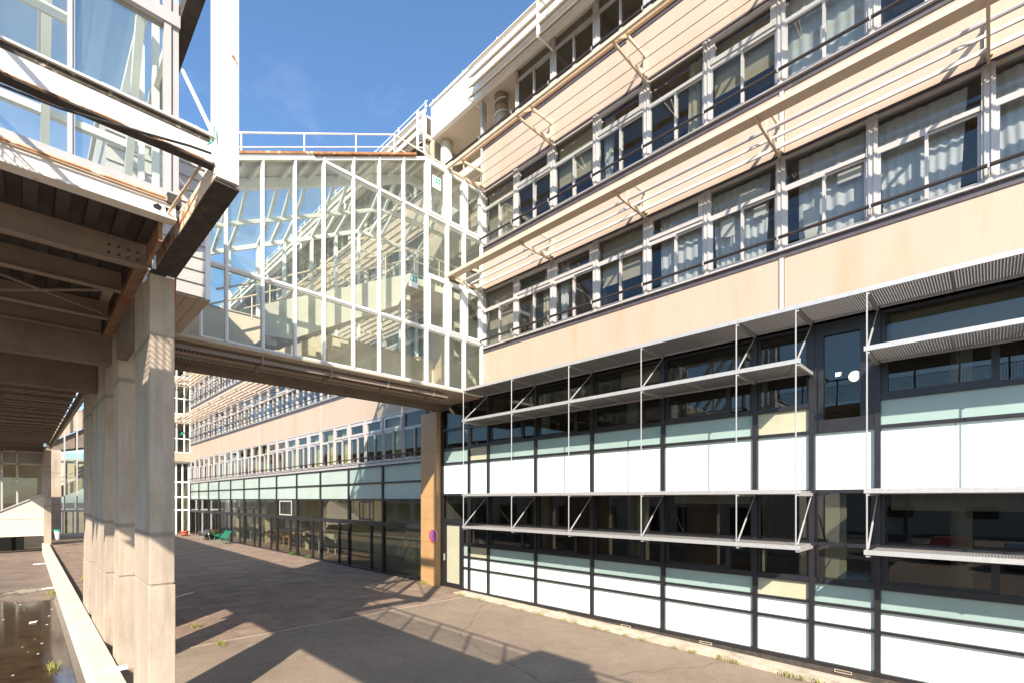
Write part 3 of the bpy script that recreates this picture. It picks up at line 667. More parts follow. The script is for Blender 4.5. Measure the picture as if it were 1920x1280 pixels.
# brown tiled pillar at the near end of the wing
t = MB(); zz = [-.06, .75, 1.6, 2.45, 3.3, 4.15, 5.0, 5.8, 6.44]
for i in range(8):
    t.box(10.74, 11.12, 14.58, 14.90, zz[i] + .004, zz[i + 1] - .004); t.box(10.744, 11.12, 14.908, 15.58, zz[i] + .004, zz[i + 1] - .004)
t.box(10.76, 11.1, 14.6, 15.56, -.05, 6.44)
PT = t.build('tiled_pillar', 'tile'); tag(PT, 'brown tiled pillar carrying the right end of the glazed footbridge', 'pillar')

# white framed stair block closing the far end of the court
B3 = root('stair_block', (9, 54, 0), 'white framed glazed stair block closing the far end of the court', 'building')
ye = FY1 + .1
f = MB()
for x in (10.95, 10.5, 9.9, 9.3, 8.7, 8.1): f.box(x - .05, x + .05, ye - .06, ye + .06, 7.5, 17.5)
for z in (7.52, 8.8, 10.4, 11.1, 12.5, 13.9, 14.5, 16, 17.5): f.box(8.05, 10.9, ye - .05, ye + .05, z - .05, z + .05)
f.build('upper_frame', 'white', B3)
p = MB()
for z0, z1 in ((7.58, 8.74), (8.86, 10.34), (11.16, 12.44), (12.56, 13.84), (14.56, 15.94), (16.06, 17.44)):
    MB().box(8.05, 10.9, ye, ye + .012, z0, z1).build('pane', 'gfar', B3)
for z0, z1 in ((6.7, 7.47), (10.46, 11.04), (13.96, 14.44)): MB().box(8.05, 11, ye - .03, ye + .03, z0, z1).build('spandrel', 'peach', B3)
f = MB(); yl = ye + .5
for x in (10.95, 10.45, 9.95, 9.2, 8.5): f.box(x - .06, x + .06, yl - .06, yl + .06, -.1, 6.69)
for z in (2.2, 3.4, 4.8, 6.6): f.box(8.05, 10.89, yl - .05, yl + .05, z - .07, z + .07)
f.build('lower_frame', 'white', B3)
for z0, z1 in ((0, 2.12), (2.28, 3.32), (3.48, 4.72), (4.88, 6.52)): MB().box(8.05, 10.9, yl, yl + .012, z0, z1).build('pane', 'gfar', B3)
MB().box(8.0, 14, ye + 3, ye + 3.2, -.1, 17.6).box(8, 11.1, ye - .05, ye + 3, 17.6, 17.7).box(11.02, 11.15, ye, ye + 3, 0, 17.6).box(8.0, 8.05, ye, ye + 3, 0, 17.6).build('core_wall', 'room', B3)
for z in (6.6, 10.5): MB().box(8.05, 11, ye + .06, ye + 3, z, z + .09).build('landing', 'dado', B3)
MB().box(10.25, 10.42, ye - .03, ye - .01, 9.2, 9.45).build('exit_sticker', 'green', B3)

# ------------------------------------------------------------------ glazed footbridge
BR = root('glazed_footbridge', (6.9, 13.6, 6.7), 'sloping glazed footbridge with white mullions crossing the court to the peach building', 'footbridge')
YN, YF = 12.3, 15.0
BX = [2.72, 3.22, 3.99, 4.74, 5.47, 6.29, 7.07, 7.86, 8.67, 9.47, 10.16, 10.93]
def T(x): return 10.98 + .5 * (min(x, 8.69) - 3.39) + (0 if x < 8.69 else .02 * (x - 8.69))
def E(x): return 9.85 + .525 * (min(x, 8.0) - 3.55)
f = MB()
for i, x in enumerate(BX):
    hw = .032 if i not in (8, 9, 10) else .045
    f.box(x - hw, x + hw, YN - .06, YN + .06, 6.74, T(x)); f.box(x - .012, x + .012, YN - .08, YN - .0601, 6.75, T(x) - .01)
f.build('mullion_frame', 'white', BR)
for i in range(len(BX) - 1):
    a, c = BX[i] + .04, BX[i + 1] - .04
    if i in (8, 9): a += .01
    if i + 1 in (8, 9, 10): c -= .01
    MB().box(a, c, YN - .05, YN + .05, 8.41, 8.47).box(a, c, YN - .02, YN + .1, 8.375, 8.41).build('transom', 'white', BR)
    MB().bar((a, YN, T(a) - .03), (c, YN, T(c) - .03), .1, .06).build('transom', 'white', BR)
    if a > 5.4: MB().box(a, c, YN - .05, YN + .05, 11.9, 11.97).box(a, c, YN + .0, YN + .1, 11.86, 11.9).build('transom', 'white', BR)
    if i >= 8: MB().box(a, c, YN - .05, YN + .05, 10.05, 10.12).build('transom', 'white', BR)
    MB().box(a, c, YN - .03, YN + .03, 6.745, 6.78).build('transom', 'white', BR)
# casement frames in the last bays
for i in (8, 9, 10):
    a, c = BX[i] + .055, BX[i + 1] - .055
    for z0, z1 in ((8.475, 10.045), (11.975, T(9) - .07)):
        k = MB(); k.box(a, a + .07, YN - .075, YN + .04, z0, z1); k.box(c - .07, c, YN - .075, YN + .04, z0, z1); k.box(a + .07, c - .07, YN - .075, YN + .04, z0, z0 + .07); k.box(a + .07, c - .07, YN - .075, YN + .04, z1 - .07, z1)
        k.build('casement', 'white', BR)
for i in range(len(BX) - 1):
    a, c = BX[i] + .042, BX[i + 1] - .042
    cuts = [6.782, 8.44] + ([10.085] if i >= 8 else []) + ([11.935] if i >= 4 else [])
    for z0, z1 in zip(cuts, cuts[1:]): MB().box(a, c, YN - .005, YN + .005, z0 + .01, z1 - .035).build('pane', 'gbridge', BR)
    MB().poly([(a, YN - .005, cuts[-1] + .035), (c, YN - .005, cuts[-1] + .035), (c, YN - .005, max(T(c) - .06, cuts[-1] + .04)), (a, YN - .005, max(T(a) - .06, cuts[-1] + .04))], (0, .01, 0)).build('pane', 'gbridge', BR)
# far wall: concrete dado, posts, eaves beam
MB().box(2.6, 10.98, YF - .06, YF + .06, 6.74, 8.38).build('dado', 'dado', BR)
MB().box(2.6, 10.98, YF - .09, YF + .09, 8.385, 8.42).build('dado_rail', 'shade_beige', BR)
for i, x in enumerate(BX):
    p = MB().box(x - .04, x + .04, YF - .05, YF + .05, 8.42, E(x) - .05).build('post', 'white', BR)
f = MB()
for a, c in zip(BX, BX[1:]):
    f.bar((a, YF, E(a)), (c, YF, E(c)), .10, .11); f.bar((a, YF - .9, (E(a) * .5 + T(a) * .5) - .22), (c, YF - .9, (E(c) * .5 + T(c) * .5) - .22), .09, .10)
f.build('eaves_beam', 'white', BR)
MB().bar((2.6, 13.3, T(2.6) - .16), (8.7, 13.3, T(8.7) - .16), .14, .24).bar((8.7, 13.3, T(8.7) - .16), (10.98, 13.3, T(10.98) - .16), .14, .24).build('ridge_beam', 'white', BR)
for a, x in enumerate(BX + [3.6, 5.1, 6.7, 8.3]):
    f = MB().bar((x, YF, E(x) + .03), (x, YF - .9, (E(x) + T(x)) / 2 - .17), .07, .09).bar((x, YF - .9, (E(x) + T(x)) / 2 - .17), (x, 13.3, T(x) - .06), .07, .09)
    f.bar((x, 13.3, T(x) - .09), (x, YN + .06, T(x) - .09), .07, .09); f.build('rafter', 'white', BR)
for a, c in zip(BX, BX[1:]):
    b = MB()
    pts = [(a + .04, YF, E(a) + .09), (c - .04, YF, E(c) + .09), (c - .04, YF - .9, (E(c) + T(c)) / 2 - .11), (a + .04, YF - .9, (E(a) + T(a)) / 2 - .11)]
    b.poly(pts, (0, 0, .01)); pts = [(a + .04, YF - .9, (E(a) + T(a)) / 2 - .11), (c - .04, YF - .9, (E(c) + T(c)) / 2 - .11), (c - .04, 13.3, T(c) - .02), (a + .04, 13.3, T(a) - .02)]
    b.poly(pts, (0, 0, .01)); b.build('roof_pane', 'gbridge', BR)
    MB().box(a + .042, c - .042, YF + .0, YF + .01, 8.43, min(E(a), E(c)) - .06).build('pane', 'gbridge', BR)
# walkable roof strip, flashing, handrail
MB().poly([(2.6, 12.28, T(2.6) + .0), (8.69, 12.28, T(8.69) + .0), (10.97, 12.28, T(10.97)), (10.97, 12.28, T(10.97) + .05), (8.69, 12.28, T(8.69) + .05), (2.6, 12.28, T(2.6) + .05)], (0, 1.1, 0)).build('roof_strip', 'soffit', BR)
MB().bar((2.8, 12.24, T(2.8) + .0), (5.2, 12.24, T(5.2) + .0), .05, .12).build('white_capping', 'white', BR)
MB().bar((2.7, 12.26, T(2.7) + .095), (8.25, 12.26, T(8.25) + .085), .16, .05).build('rust_flashing', 'rust', BR)
h = MB()
def RZ(x): return 11.61 + .523 * (min(x, 7.6) - 3.41)
h.tube([(2.6, 12.36, RZ(2.6)), (7.6, 12.36, RZ(7.6)), (10.9, 12.36, 13.80)], .022, 8)
h.tube([(2.6, 12.36, RZ(2.6) - .33), (7.6, 12.36, RZ(7.6) - .36), (8.3, 12.36, 13.5)], .015, 8)
for x in (2.7, 3.55, 5.0, 6.4, 7.6, 10.3): h.tube([(x, 12.36, T(x) - .02), (x, 12.36, RZ(x))], .018, 6)
h.build('roof_handrail', 'rust_white', BR)
MB().box(10.85, 10.98, YN + .06, YF + .3, 11.9, 13.4).box(10.87, 10.98, 14.3, YF + .3, 6.75, 11.9).build('end_wall', 'peach', BR)
# deck, trim pipe, cable trays, beam
MB().box(1.6, 10.98, YN + .08, YF + .1, 6.62, 6.74).build('deck', 'siding_soffit', BR)
MB().tube([(1.9, YN - .03, 6.69), (10.95, YN - .03, 6.69)], .05, 10).build('edge_pipe', 'shade_beige', BR)
MB().box(1.55, 10.9, 14.0, 14.55, 6.44, 6.62).build('beam', 'concrete_dk', BR)
for y, z in ((12.55, 6.50), (13.0, 6.40)):
    b = MB(); b.box(1.6, 9.6, y - .14, y - .13, z - .05, z + .04); b.box(1.6, 9.6, y + .13, y + .14, z - .05, z + .04)
    x = 1.6
    while x < 9.6: b.box(x, x + .03, y - .13, y + .13, z - .055, z - .045); x += .075
    ct = b.build('cable_tray', 'joist', BR)
    c = MB()
    for q in (-.08, -.02, .05): c.tube([(1.6, y + q, z - .025), (5, y + q + .01, z - .03), (9.6, y + q, z - .025)], .018, 6)
    c.build('cable', 'cable', ct)
    for x in (2.2, 4.0, 5.7, 7.4, 9.0): MB().box(x, x + .05, y - .16, y + .16, z - .075, z - .058).box(x, x + .05, y - .17, y - .145, z - .075, 6.62).build('tray_hanger', 'joist', ct)
# stair inside
MB().poly([(4.2, 12.95, 7.30), (4.9, 12.95, 7.35), (8.1, 12.95, 9.15), (8.6, 12.95, 10.3), (4.2, 12.95, 8.05)], (0, .14, 0)).build('stair_stringer', 'concrete_lt', BR)
b = MB()
for i in range(16): b.box(4.3 + i * .27, 4.6 + i * .27, 13.1, 14.5, 7.15 + i * .155, 7.30 + i * .155)
b.build('stair_tread', 'concrete_lt', BR)
MB().box(8.6, 10.98, 12.95, 14.9, 10.0, 10.2).build('landing', 'concrete_lt', BR)
for dy in (13.02, 14.4):
    h = MB().tube([(3.2, dy, 8.15), (4.3, dy, 8.7), (8.6, dy, 11.1), (10.9, dy, 11.1)], .025, 8).tube([(4.2, dy, 8.35), (8.6, dy, 10.75), (10.9, dy, 10.75)], .02, 8)
    for x in (4.4, 5.5, 6.6, 7.7, 8.7, 9.7, 10.6): h.tube([(x, dy, 8.0 + .545 * (min(x, 8.6) - 4.2)), (x, dy, 8.66 + .545 * (min(x, 8.6) - 4.2))], .018, 6)
    h.build('stair_handrail', 'cream', BR)
MB().tube([(9.3, 12.8, 12.2), (9.3, 12.8, 13.2)], .04, 8).tube([(10.0, 12.8, 12.2), (10.0, 12.8, 13.2)], .04, 8).build('opener_rod', 'steel', BR)

def exit_sign(x, z, label):
    r_ = root('exit_sign', (x, YN - .014, z), label, 'sign')
    MB().box(x - .16, x + .16, YN - .016, YN - .008, z, z + .38).build('sheet', 'paper', r_)
    MB().box(x - .13, x + .13, YN - .019, YN - .017, z + .17, z + .35).build('green_field', 'green', r_)
    k = MB()
    k.box(x - .10, x - .03, YN - .022, YN - .0195, z + .20, z + .33); k.box(x + .02, x + .04, YN - .022, YN - .0195, z + .22, z + .33)
    k.bar((x + .03, YN - .021, z + .28), (x + .10, YN - .021, z + .24), .02, .003, (0, 1, 0)); k.bar((x + .03, YN - .021, z + .23), (x + .09, YN - .021, z + .20), .02, .003, (0, 1, 0))
    k.build('white_figure', 'paper', r_)
exit_sign(9.06, 12.85, 'green and white escape sticker high on the opening light of the footbridge')
exit_sign(8.21, 9.52, 'green and white escape sticker low on the middle of the footbridge glazing')
# ------------------------------------------------------------------ glazed gallery on its steel deck (upper left)
G = root('glazed_gallery', (0, 9, 6.7), 'rusting white steel and glass gallery raised on concrete pillars at the upper left', 'gallery')
GY = 7.2; GX = [1.28, .364, -.55, -1.47, -2.39, -3.3]
f = MB()
f.box(1.20, 1.27, GY - .07, GY + .05, 6.96, 10.5); f.box(1.285, 1.35, GY - .05, GY + .07, 6.90, 10.5)
for x in GX[1:]: f.box(x - .03, x + .03, GY - .06, GY + .05, 6.96, 10.5); f.box(x - .008, x + .008, GY - .075, GY - .0601, 6.96, 10.5)
f.build('mullion', 'alu', G)
f = MB(); f.box(-3.3, 1.30, GY - .075, GY + .06, 6.86, 6.958); f.box(-3.3, 1.36, GY - .09, GY + .07, 9.0, 9.15); f.build('transom', 'alu', G)
for a, c in zip(GX[1:], GX):
    for z0, z1 in ((6.96, 9.0), (9.15, 10.5)): MB().box(a + .03, c - (.08 if c > 1 else .03), GY - .005, GY + .005, z0, z1).build('pane', M['gbridge'], G)
# side wall and inner slanted frames
f = MB()
for y in (8.4, 9.6): f.box(1.27, 1.35, y - .04, y + .04, 6.9, 11)
f.box(1.28, 1.34, GY + .07, 9.7, 9.0, 9.12); f.box(1.28, 1.34, GY + .07, 9.7, 6.9, 6.97); f.build('side_frame', 'white', G)
for x in (1.1, .2, -.72, -1.65, -2.6):
    MB().bar((x, 9.7, 7.4), (x, 7.5, 10.6), .09, .14).build('inner_rafter', 'white', G)
MB().box(-3.3, 1.2, 9.66, 9.74, 7.3, 7.42).box(-3.3, 1.2, 9.0, 9.1, 8.35, 8.45).build('inner_purlin', 'white', G)
MB().box(-3.3, 1.15, 9.62, 9.72, 6.75, 7.3).build('inner_dado', 'dado', G)
MB().tube([(-3.2, 7.6, 7.75), (1.1, 7.6, 7.75)], .02, 8).build('inner_handrail', 'cream', G)
MB().box(-3.3, .35, 7.62, 7.66, 8.72, 8.84).build('inner_beam', 'white', G)
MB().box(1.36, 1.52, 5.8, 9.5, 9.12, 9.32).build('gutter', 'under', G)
# outrigger beam, post, strut, brace
b = MB().box(-3.3, 1.44, 5.95, 5.98, 6.795, 7.07); ob = b.build('outrigger_beam', 'rust_white', G)
MB().box(-3.3, 1.44, 5.91, 6.06, 7.071, 7.092).build('top_flange', 'rust_white', ob)
MB().box(-3.3, 1.40, 5.944, 5.949, 7.012, 7.07).build('lichen_band', 'black_moss', ob)
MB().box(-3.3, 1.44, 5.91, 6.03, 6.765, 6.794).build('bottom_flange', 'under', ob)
MB().box(-3.3, 1.44, 5.906, 5.9095, 6.782, 6.795).build('rust_line', 'rust', ob)
p = MB().box(1.45, 1.67, 5.90, 6.10, 6.66, 16).box(1.44, 1.449, 5.93, 6.07, 6.7, 16); p.build('post', 'white', G)
MB().poly([(1.652, 5.893, 8.02), (1.61, 5.893, 8.06), (1.595, 5.893, 8.03), (1.63, 5.893, 8.0), (1.66, 5.893, 7.95)], (0, .006, 0)).build('rust_patch', 'rust', G)
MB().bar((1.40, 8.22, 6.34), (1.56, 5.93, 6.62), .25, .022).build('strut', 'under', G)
MB().bar((1.285, 8.15, 6.47), (1.45, 5.98, 6.74), .02, .22).bar((1.50, 8.15, 6.47), (1.65, 5.98, 6.74), .02, .22).build('strut_side', 'rusty_cream', G)
MB().bar((1.40, 8.15, 6.58), (1.56, 5.98, 6.86), .22, .02).build('strut_top', 'rust_white', G)
MB().tube([(1.40, 7.2, 8.56), (1.43, 6.02, 7.2)], .022, 8).build('brace', 'rust_white', G)
MB().tube([(1.2, 7.35, 6.62), (1.36, 6.1, 6.84)], .016, 8).build('brace', 'cream', G)
pts = [(-3.3 + 4.7 * i / 24, 5.88, 6.74 - .09 * math.sin(math.pi * min(1, max(0, (i - 6) / 17)))+ (.12 * max(0, i - 18) / 6)) for i in range(25)]
MB().tube(pts, .012, 6).build('hanging_cable', 'cable', G)
MB().tube([(1.36, 5.87, 6.93), (1.40, 5.86, 6.97), (1.42, 5.86, 7.08), (1.43, 5.88, 7.16)], .008, 6).build('cable_end', 'green', G)
# lower white beam with dark drip edge
b = MB().box(-3.3, 1.31, 7.10, 7.13, 6.60, 6.80).box(-3.3, 1.31, 7.04, 7.22, 6.58, 6.60); bb = b.build('edge_beam', 'rust_white', G)
MB().box(-3.3, 1.28, 7.08, 7.20, 6.801, 6.855).build('sill', 'cream', bb)
MB().tube([(-3.3, 7.05, 6.79), (-1, 7.05, 6.80), (1.2, 7.05, 6.81)], .012, 6).build('rust_line', 'rust', bb)
MB().box(1.22, 1.36, 7.06, 7.2, 6.78, 6.9).build('corner_cap', 'under', bb)
k = MB()
k.poly([(1.08, 7.095, 6.70), (1.13, 7.095, 6.74), (1.17, 7.095, 6.71), (1.15, 7.095, 6.66), (1.09, 7.095, 6.67)], (0, .004, 0)); k.poly([(1.2, 7.095, 6.73), (1.26, 7.095, 6.72), (1.24, 7.095, 6.65), (1.21, 7.095, 6.67)], (0, .004, 0)); k.build('peeled_paint', 'dark', bb)
# corrugated deck and joists
c = MB().box(-3.3, 1.18, 7.22, 15.3, 6.74, 6.86)
for i in range(17): c.box(-3.25 + .27 * i, -3.25 + .27 * i + .12, 7.22, 12.3, 6.67, 6.739)
c.build('corrugated_deck', 'corrug', G)
def ibeam(y, z0, h, x1=1.18, x0=-3.3):
    return MB().box(x0, x1, y - .012, y + .012, z0 + .018, z0 + h).box(x0, x1, y - .07, y + .07, z0, z0 + .018)
j = ibeam(8.22, 6.33, .33).build('joist', 'joist', G)
k = MB()
for i in range(5):
    for z in (6.42, 6.52): k.tube([(.78 + .1 * i, 8.20, z), (.78 + .1 * i, 8.18, z)], .014, 8)
k.build('bolt', 'under', j); MB().box(.72, 1.24, 8.200, 8.2075, 6.36, 6.6).build('splice_plate', 'joist', j)
ibeam(9.5, 6.36, .3, 1.05).build('joist', 'joist', G); ibeam(11.1, 6.36, .3, 1.05).build('joist', 'joist', G); ibeam(12.2, 6.36, .3, 1.05).build('joist', 'joist', G)
MB().box(1.07, 1.21, 8.3, 12.35, 6.36, 6.385).box(1.13, 1.15, 8.3, 12.35, 6.386, 6.66).build('edge_channel', 'rusty_brown', G)
MB().box(1.16, 1.2, 7.25, 8.1, 6.36, 6.6).build('edge_channel', 'rusty_brown', G)
for p0, p1 in (((-1.2, 8.9, 6.45), (.7, 8.32, 6.47)), ((-1.6, 9.2, 6.45), (1.0, 11.0, 6.42)), ((-1.2, 11.9, 6.45), (1.0, 9.6, 6.42))):
    MB().bar(p0, p1, .05, .02).build('bracing_rod', 'joist', G)
# boarded stair enclosure behind
s = MB(); z = 6.74; i = 0
while z < 9.6:
    s.bar((.9, 9.86, z + .11), (2.25, 9.86, z + .11), .02, .245, (0, .13, 1)); z += .225
s.box(.9, 2.27, 9.885, 15.6, 6.74, 9.55); so = s.build('boarded_wall', 'siding', G)
MB().box(2.25, 2.33, 9.84, 9.9, 6.72, 9.6).box(.85, 2.36, 9.82, 15.7, 9.6, 9.68).build('corner_board', 'white', so)
k = MB()
for i in range(8): k.box(.9 + .18 * i, 1.072 + .18 * i, 9.87, 15.6, 6.70, 6.735)
k.build('boarded_soffit', 'siding_soffit', so)
MB().tube([(1.52, 8.2, 6.5), (1.53, 8.3, 6.42), (1.53, 8.34, 6.2), (1.53, 8.34, 6.0)], .012, 6).build('red_cable', 'terracotta', G)
# roof of the gallery
for x in (-3.25, -2.1, -.95, .2, 1.28): MB().box(x - .05, x + .05, 7.15, 12.3, 10.5, 10.62).build('roof_beam', 'white', G)
MB().box(-3.3, 1.33, 7.15, 12.3, 10.625, 10.64).build('roof_pane', M['gbridge'], G)

# far part of the raised deck, on lattice joists
D = root('raised_walkway', (0, 30, 6.5), 'dark raised deck on lattice joists receding behind the concrete pillars', 'walkway')
def dz(y): return 6.28 + .0165 * (y - 18.5)
MB().bar((1.3, 16.4, dz(16.4) + .17), (1.3, 47.2, dz(47.2) + .17), .1, .34).build('edge_beam', 'joist', D)
b = MB(); b.v = [(-3.3, 15.3, dz(15.3) + .42), (1.24, 15.3, dz(15.3) + .42), (1.24, 47.2, dz(47.2) + .42), (-3.3, 47.2, dz(47.2) + .42)]; b.f = [(0, 1, 2, 3)]
b2 = MB().poly(b.v, (0, 0, .2)); b2.build('deck', 'corrug', D)
y = 17.0
while y < 47:
    z = dz(y); x0 = -3.3; k = MB().box(x0, 1.22, y - .05, y + .05, z + .02, z + .06).box(x0, 1.22, y - .06, y + .06, z + .30, z + .40)
    for i in range(8): k.bar((x0 + .56 * i, y, z + .05), (x0 + .56 * i, y, z + .31), .03, .03)
    k.build('lattice_joist', 'joist', D); y += 1.55
MB().box(-3.3, -3.2, 15.3, 47.2, 6.4, 7.0).build('edge_beam', 'joist', D)

# terrace with mesh railing that continues to the left of the camera
TR = root('roof_terrace', (-2.2, 2, 0), 'concrete roof terrace with a mesh railing beside the gallery', 'terrace')
MB().box(-3.3, -1.14, -9, 7.0, 6.75, 7.0).build('slab', 'concrete', TR)
for y in (-8, -3.5): MB().box(-3.25, -2.95, y - .3, y + .3, -.5, 6.75).build('leg', 'concrete', TR)
r = MB().tube([(-1.2, -9, 8.02), (-1.2, 7.0, 8.02)], .03, 8).tube([(-1.2, -9, 7.78), (-1.2, 7.0, 7.78)], .012, 6)
for i in range(14): r.box(-1.22, -1.18, -9 + i * 1.22, -8.95 + i * 1.22, 7.0, 8.02)
r.build('railing', 'rail', TR)
k = MB()
for i in range(200): k.box(-1.205, -1.195, -9 + i * .08, -8.988 + i * .08, 7.12, 7.74)
for i in range(9): k.box(-1.2045, -1.1955, -9, 7, 7.12 + i * .077, 7.132 + i * .077)
k.build('mesh_panel', 'rail', TR)
MB().box(-4.6, -2.44, -3.98, -2.67, 6.9, 9.3).box(-4.7, -2.4, -4.02, -2.63, 9.3, 9.36).build('lift_housing', 'concrete_lt', TR)

# concrete pillars
def pillar(name, x0, x1, y0, y1, top, label, extra=None, joint=2.0):
    r_ = root(name, ((x0 + x1) / 2, (y0 + y1) / 2, -.3), label, 'pillar', None)
    b = MB()
    b.box(x0, x1, y0, y1, joint + .02, top); b.box(x0 + .012, x1 - .012, y0 + .012, y1 - .012, joint, joint + .0195)
    b.box(x0 - .012, x1 + .008, y0 - .012, y1 + .012, -.4, joint - .001)
    s_ = b.build('shaft', 'concrete', r_)
    mod = s_.modifiers.new('edge', 'BEVEL'); mod.width = .012; mod.segments = 2; mod.limit_method = 'ANGLE'
    return r_
P1 = pillar('concrete_pillar', 1.215, 1.50, 8.2, 9.5, 6.3, 'nearest concrete pillar, under the dark steel strut, with its foot out of view')
MB().box(1.23, 1.40, 8.19, 8.5, 6.301, 6.36).build('steel_seat', 'under', P1)
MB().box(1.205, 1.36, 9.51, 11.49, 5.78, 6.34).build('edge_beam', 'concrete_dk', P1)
MB().box(1.19, 1.5, 8.19, 9.47, 5.74, 5.78)
P2 = pillar('concrete_pillar', 1.235, 1.53, 11.5, 12.2, 6.66, 'concrete pillar with a torn white pipe at its foot, second from the camera', None, 1.75)
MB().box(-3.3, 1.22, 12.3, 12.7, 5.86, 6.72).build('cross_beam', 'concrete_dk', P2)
P3 = pillar('concrete_pillar', 1.225, 1.52, 13.5, 16.3, 6.66, 'concrete pillar third from the camera with a short white pipe stub at its foot', None, 1.6)
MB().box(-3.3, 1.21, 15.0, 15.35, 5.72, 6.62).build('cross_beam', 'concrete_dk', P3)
P4 = pillar('concrete_pillar', 1.23, 1.46, 17.2, 18.9, 6.25, 'farthest concrete pillar of the row, its narrow side beside the low wall', None, 1.5)

# low wall along the basin
b = MB().box(.88, 1.17, 1.0, 30, -.6, .13); LW = b.build('low_wall', 'concrete_lt')
b2 = MB().box(.86, 1.19, 1.0, 15.9, .132, .17).box(.86, 1.19, 15.91, 30, .132, .17).box(.88, 1.17, 30.0, 46.5, -.6, .13).box(.86, 1.19, 30.01, 46.5, .132, .17)
b2.build('coping', 'concrete_lt', LW)
tag(LW, 'long low concrete wall between the wet basin and the pillars', 'low wall')
b = MB().box(1.19, 1.27, 1, 46.5, -.5, -.28); o = b.build('drain_slot', 'black'); o['kind'] = 'structure'
for i in range(6): 
    pass

# entrance hall at far left
H = root('entrance_hall', (-2, 47, -.5), 'pale concrete entrance hall with tall glazing over a sloping parapet at far left', 'building')
b = MB().poly([(-9, 47, .66), (.98, 47, .66), (.98, 47, 3.5), (-9, 47, -2.1 + .66 + 1.4)], (0, .3, 0))
b = MB().poly([(-5.6, 47, .66), (.98, 47, .66), (.98, 47, 3.5), (-4.1, 47, .68)], (0, .3, 0)); b.build('parapet', 'concrete_lt', H)
MB().box(-5.6, .97, 46.98, 46.999, 1.83, 1.85).build('formwork_joint', 'concrete', H)
MB().bar((-4.1, 46.97, .76), (.98, 46.97, 3.58), .1, .08).build('sloping_rail', 'alu', H)
f = MB()
for x in (.92, -.33, -1.05, -2.3, -3.6): f.box(x - .05, x + .05, 47.08, 47.2, 1.0, 6.5)
f.box(-9, .87, 47.08, 47.2, 5.55, 5.65); f.box(-9, .87, 47.08, 47.2, 6.42, 6.5); f.build('glazing_frame', 'alu', H)
MB().box(-9, .87, 47.13, 47.145, .7, 5.55).build('pane', 'gfar', H); MB().box(-9, .87, 47.13, 47.145, 5.66, 6.41).build('top_panel', 'room', H)
MB().box(-9, .96, 47.1, 47.3, 6.51, 7.7).build('lintel', 'concrete_dk', H)
MB().box(-9, 1.2, 53, 53.2, -.5, 6.7).box(-9, 1.1, 47.3, 53, 6.7, 6.9).build('rear_wall', 'dado', H)
b = MB().poly([(-5, 50, .7), (.5, 50, 4.2), (.5, 50, 4.9), (-5, 50, 1.4)], (0, 1.5, 0)); b.build('inner_ramp', 'concrete_lt', H)
b = MB().box(.97, 1.34, 46.7, 47.05, -.4, 6.62); b.build('column', 'concrete', H)
MB().box(-9, -.0, 50, 50.3, -.5, .66).build('void_dark_sheet', 'black', H)  # black sheet standing in for the darkness under the hall

# glazed stair hall beyond the pillars
S = root('stair_hall', (4, 57, 0), 'glazed stair hall with two concrete flights rising to the right, seen past the pillars', 'building')
b = MB().poly([(1.35, 57, 7.9), (7, 57, 11.8), (7, 57, 13.5), (1.35, 57, 9.6)], (0, .3, 0)); b.build('upper_flight', 'concrete', S)
b = MB().poly([(1.35, 57, 2.9), (7, 57, 5.9), (7, 57, 7.2), (1.35, 57, 3.8)], (0, .3, 0)); b.build('lower_flight', 'concrete', S)
MB().poly([(1.35, 57.3, 7.3), (7, 57.3, 8.5), (7, 57.3, 11.6), (1.35, 57.3, 7.9)], (0, 3, 0)).build('flight_soffit', 'concrete_dk', S)
for p0, p1 in (((1.35, 56.95, 4.5), (7, 56.95, 7.9)), ((1.35, 56.95, 4.15), (7, 56.95, 7.55)), ((1.35, 56.95, 10.2), (7, 56.95, 14.1)), ((1.35, 56.95, 9.9), (7, 56.95, 13.8))): MB().tube([p0, p1], .03, 6).build('handrail', 'alu', S)
f = MB()
for x in (2.45, 3.25, 4.1, 5.0, 6, 7): f.box(x - .05, x + .05, 56.5, 56.6, 2.3, 14.5)
f.build('mullion', 'alu', S)
f = MB().box(2.3, 7, 56.5, 56.6, 2.1, 2.25).box(2.3, 7, 56.5, 56.6, -.02, .2)
for x in (2.35, 3.0, 3.25, 3.9, 4.6, 5.4): f.box(x - .05, x + .05, 56.5, 56.6, .2, 2.1)
f.build('door_frame', 'alu', S)
MB().box(2.3, 7, 56.54, 56.555, .2, 2.1).build('door_pane', 'gfar', S); MB().box(2.4, 7, 56.54, 56.555, 2.26, 7.2).build('pane', 'gfar', S)
MB().box(1.35, 2.25, 56.6, 57.2, -.1, 7.4).build('end_wall', 'concrete', S)
b = MB()
for x in (2.6, 3.4, 4.2, 5, 5.8, 6.6): b.box(x, x + .08, 62, 62.1, 0, 7)
for z in (2.2, 4.4, 6.8): b.box(1.3, 7, 62, 62.1, z, z + .1)
b.build('rear_frame', 'alu', S); MB().box(1.3, 7.2, 62.2, 62.3, 0, 2.2).build('rear_wall', 'room', S); MB().box(1.3, 7.2, 62.2, 62.3, 4.4, 7.0).build('rear_panel', 'room_far', S)

# crane far off
K = root('tower_crane', (8, 118, 0), 'red tower crane far off, its jib showing between deck and pillars', 'crane')
MB().box(12.2, 13.2, 117.5, 118.5, -.5, 24).build('mast', 'crane', K)
b = MB()
for z in (15.5, 16.1): b.box(4.5, 15.0, 117.9, 118.1, z - .07, z + .07)
for i in range(11): b.bar((4.5 + i * .95, 118, 15.5), (4.5 + (i + 1) * .95, 118, 16.1), .08, .08)
b.build('jib', 'crane', K)

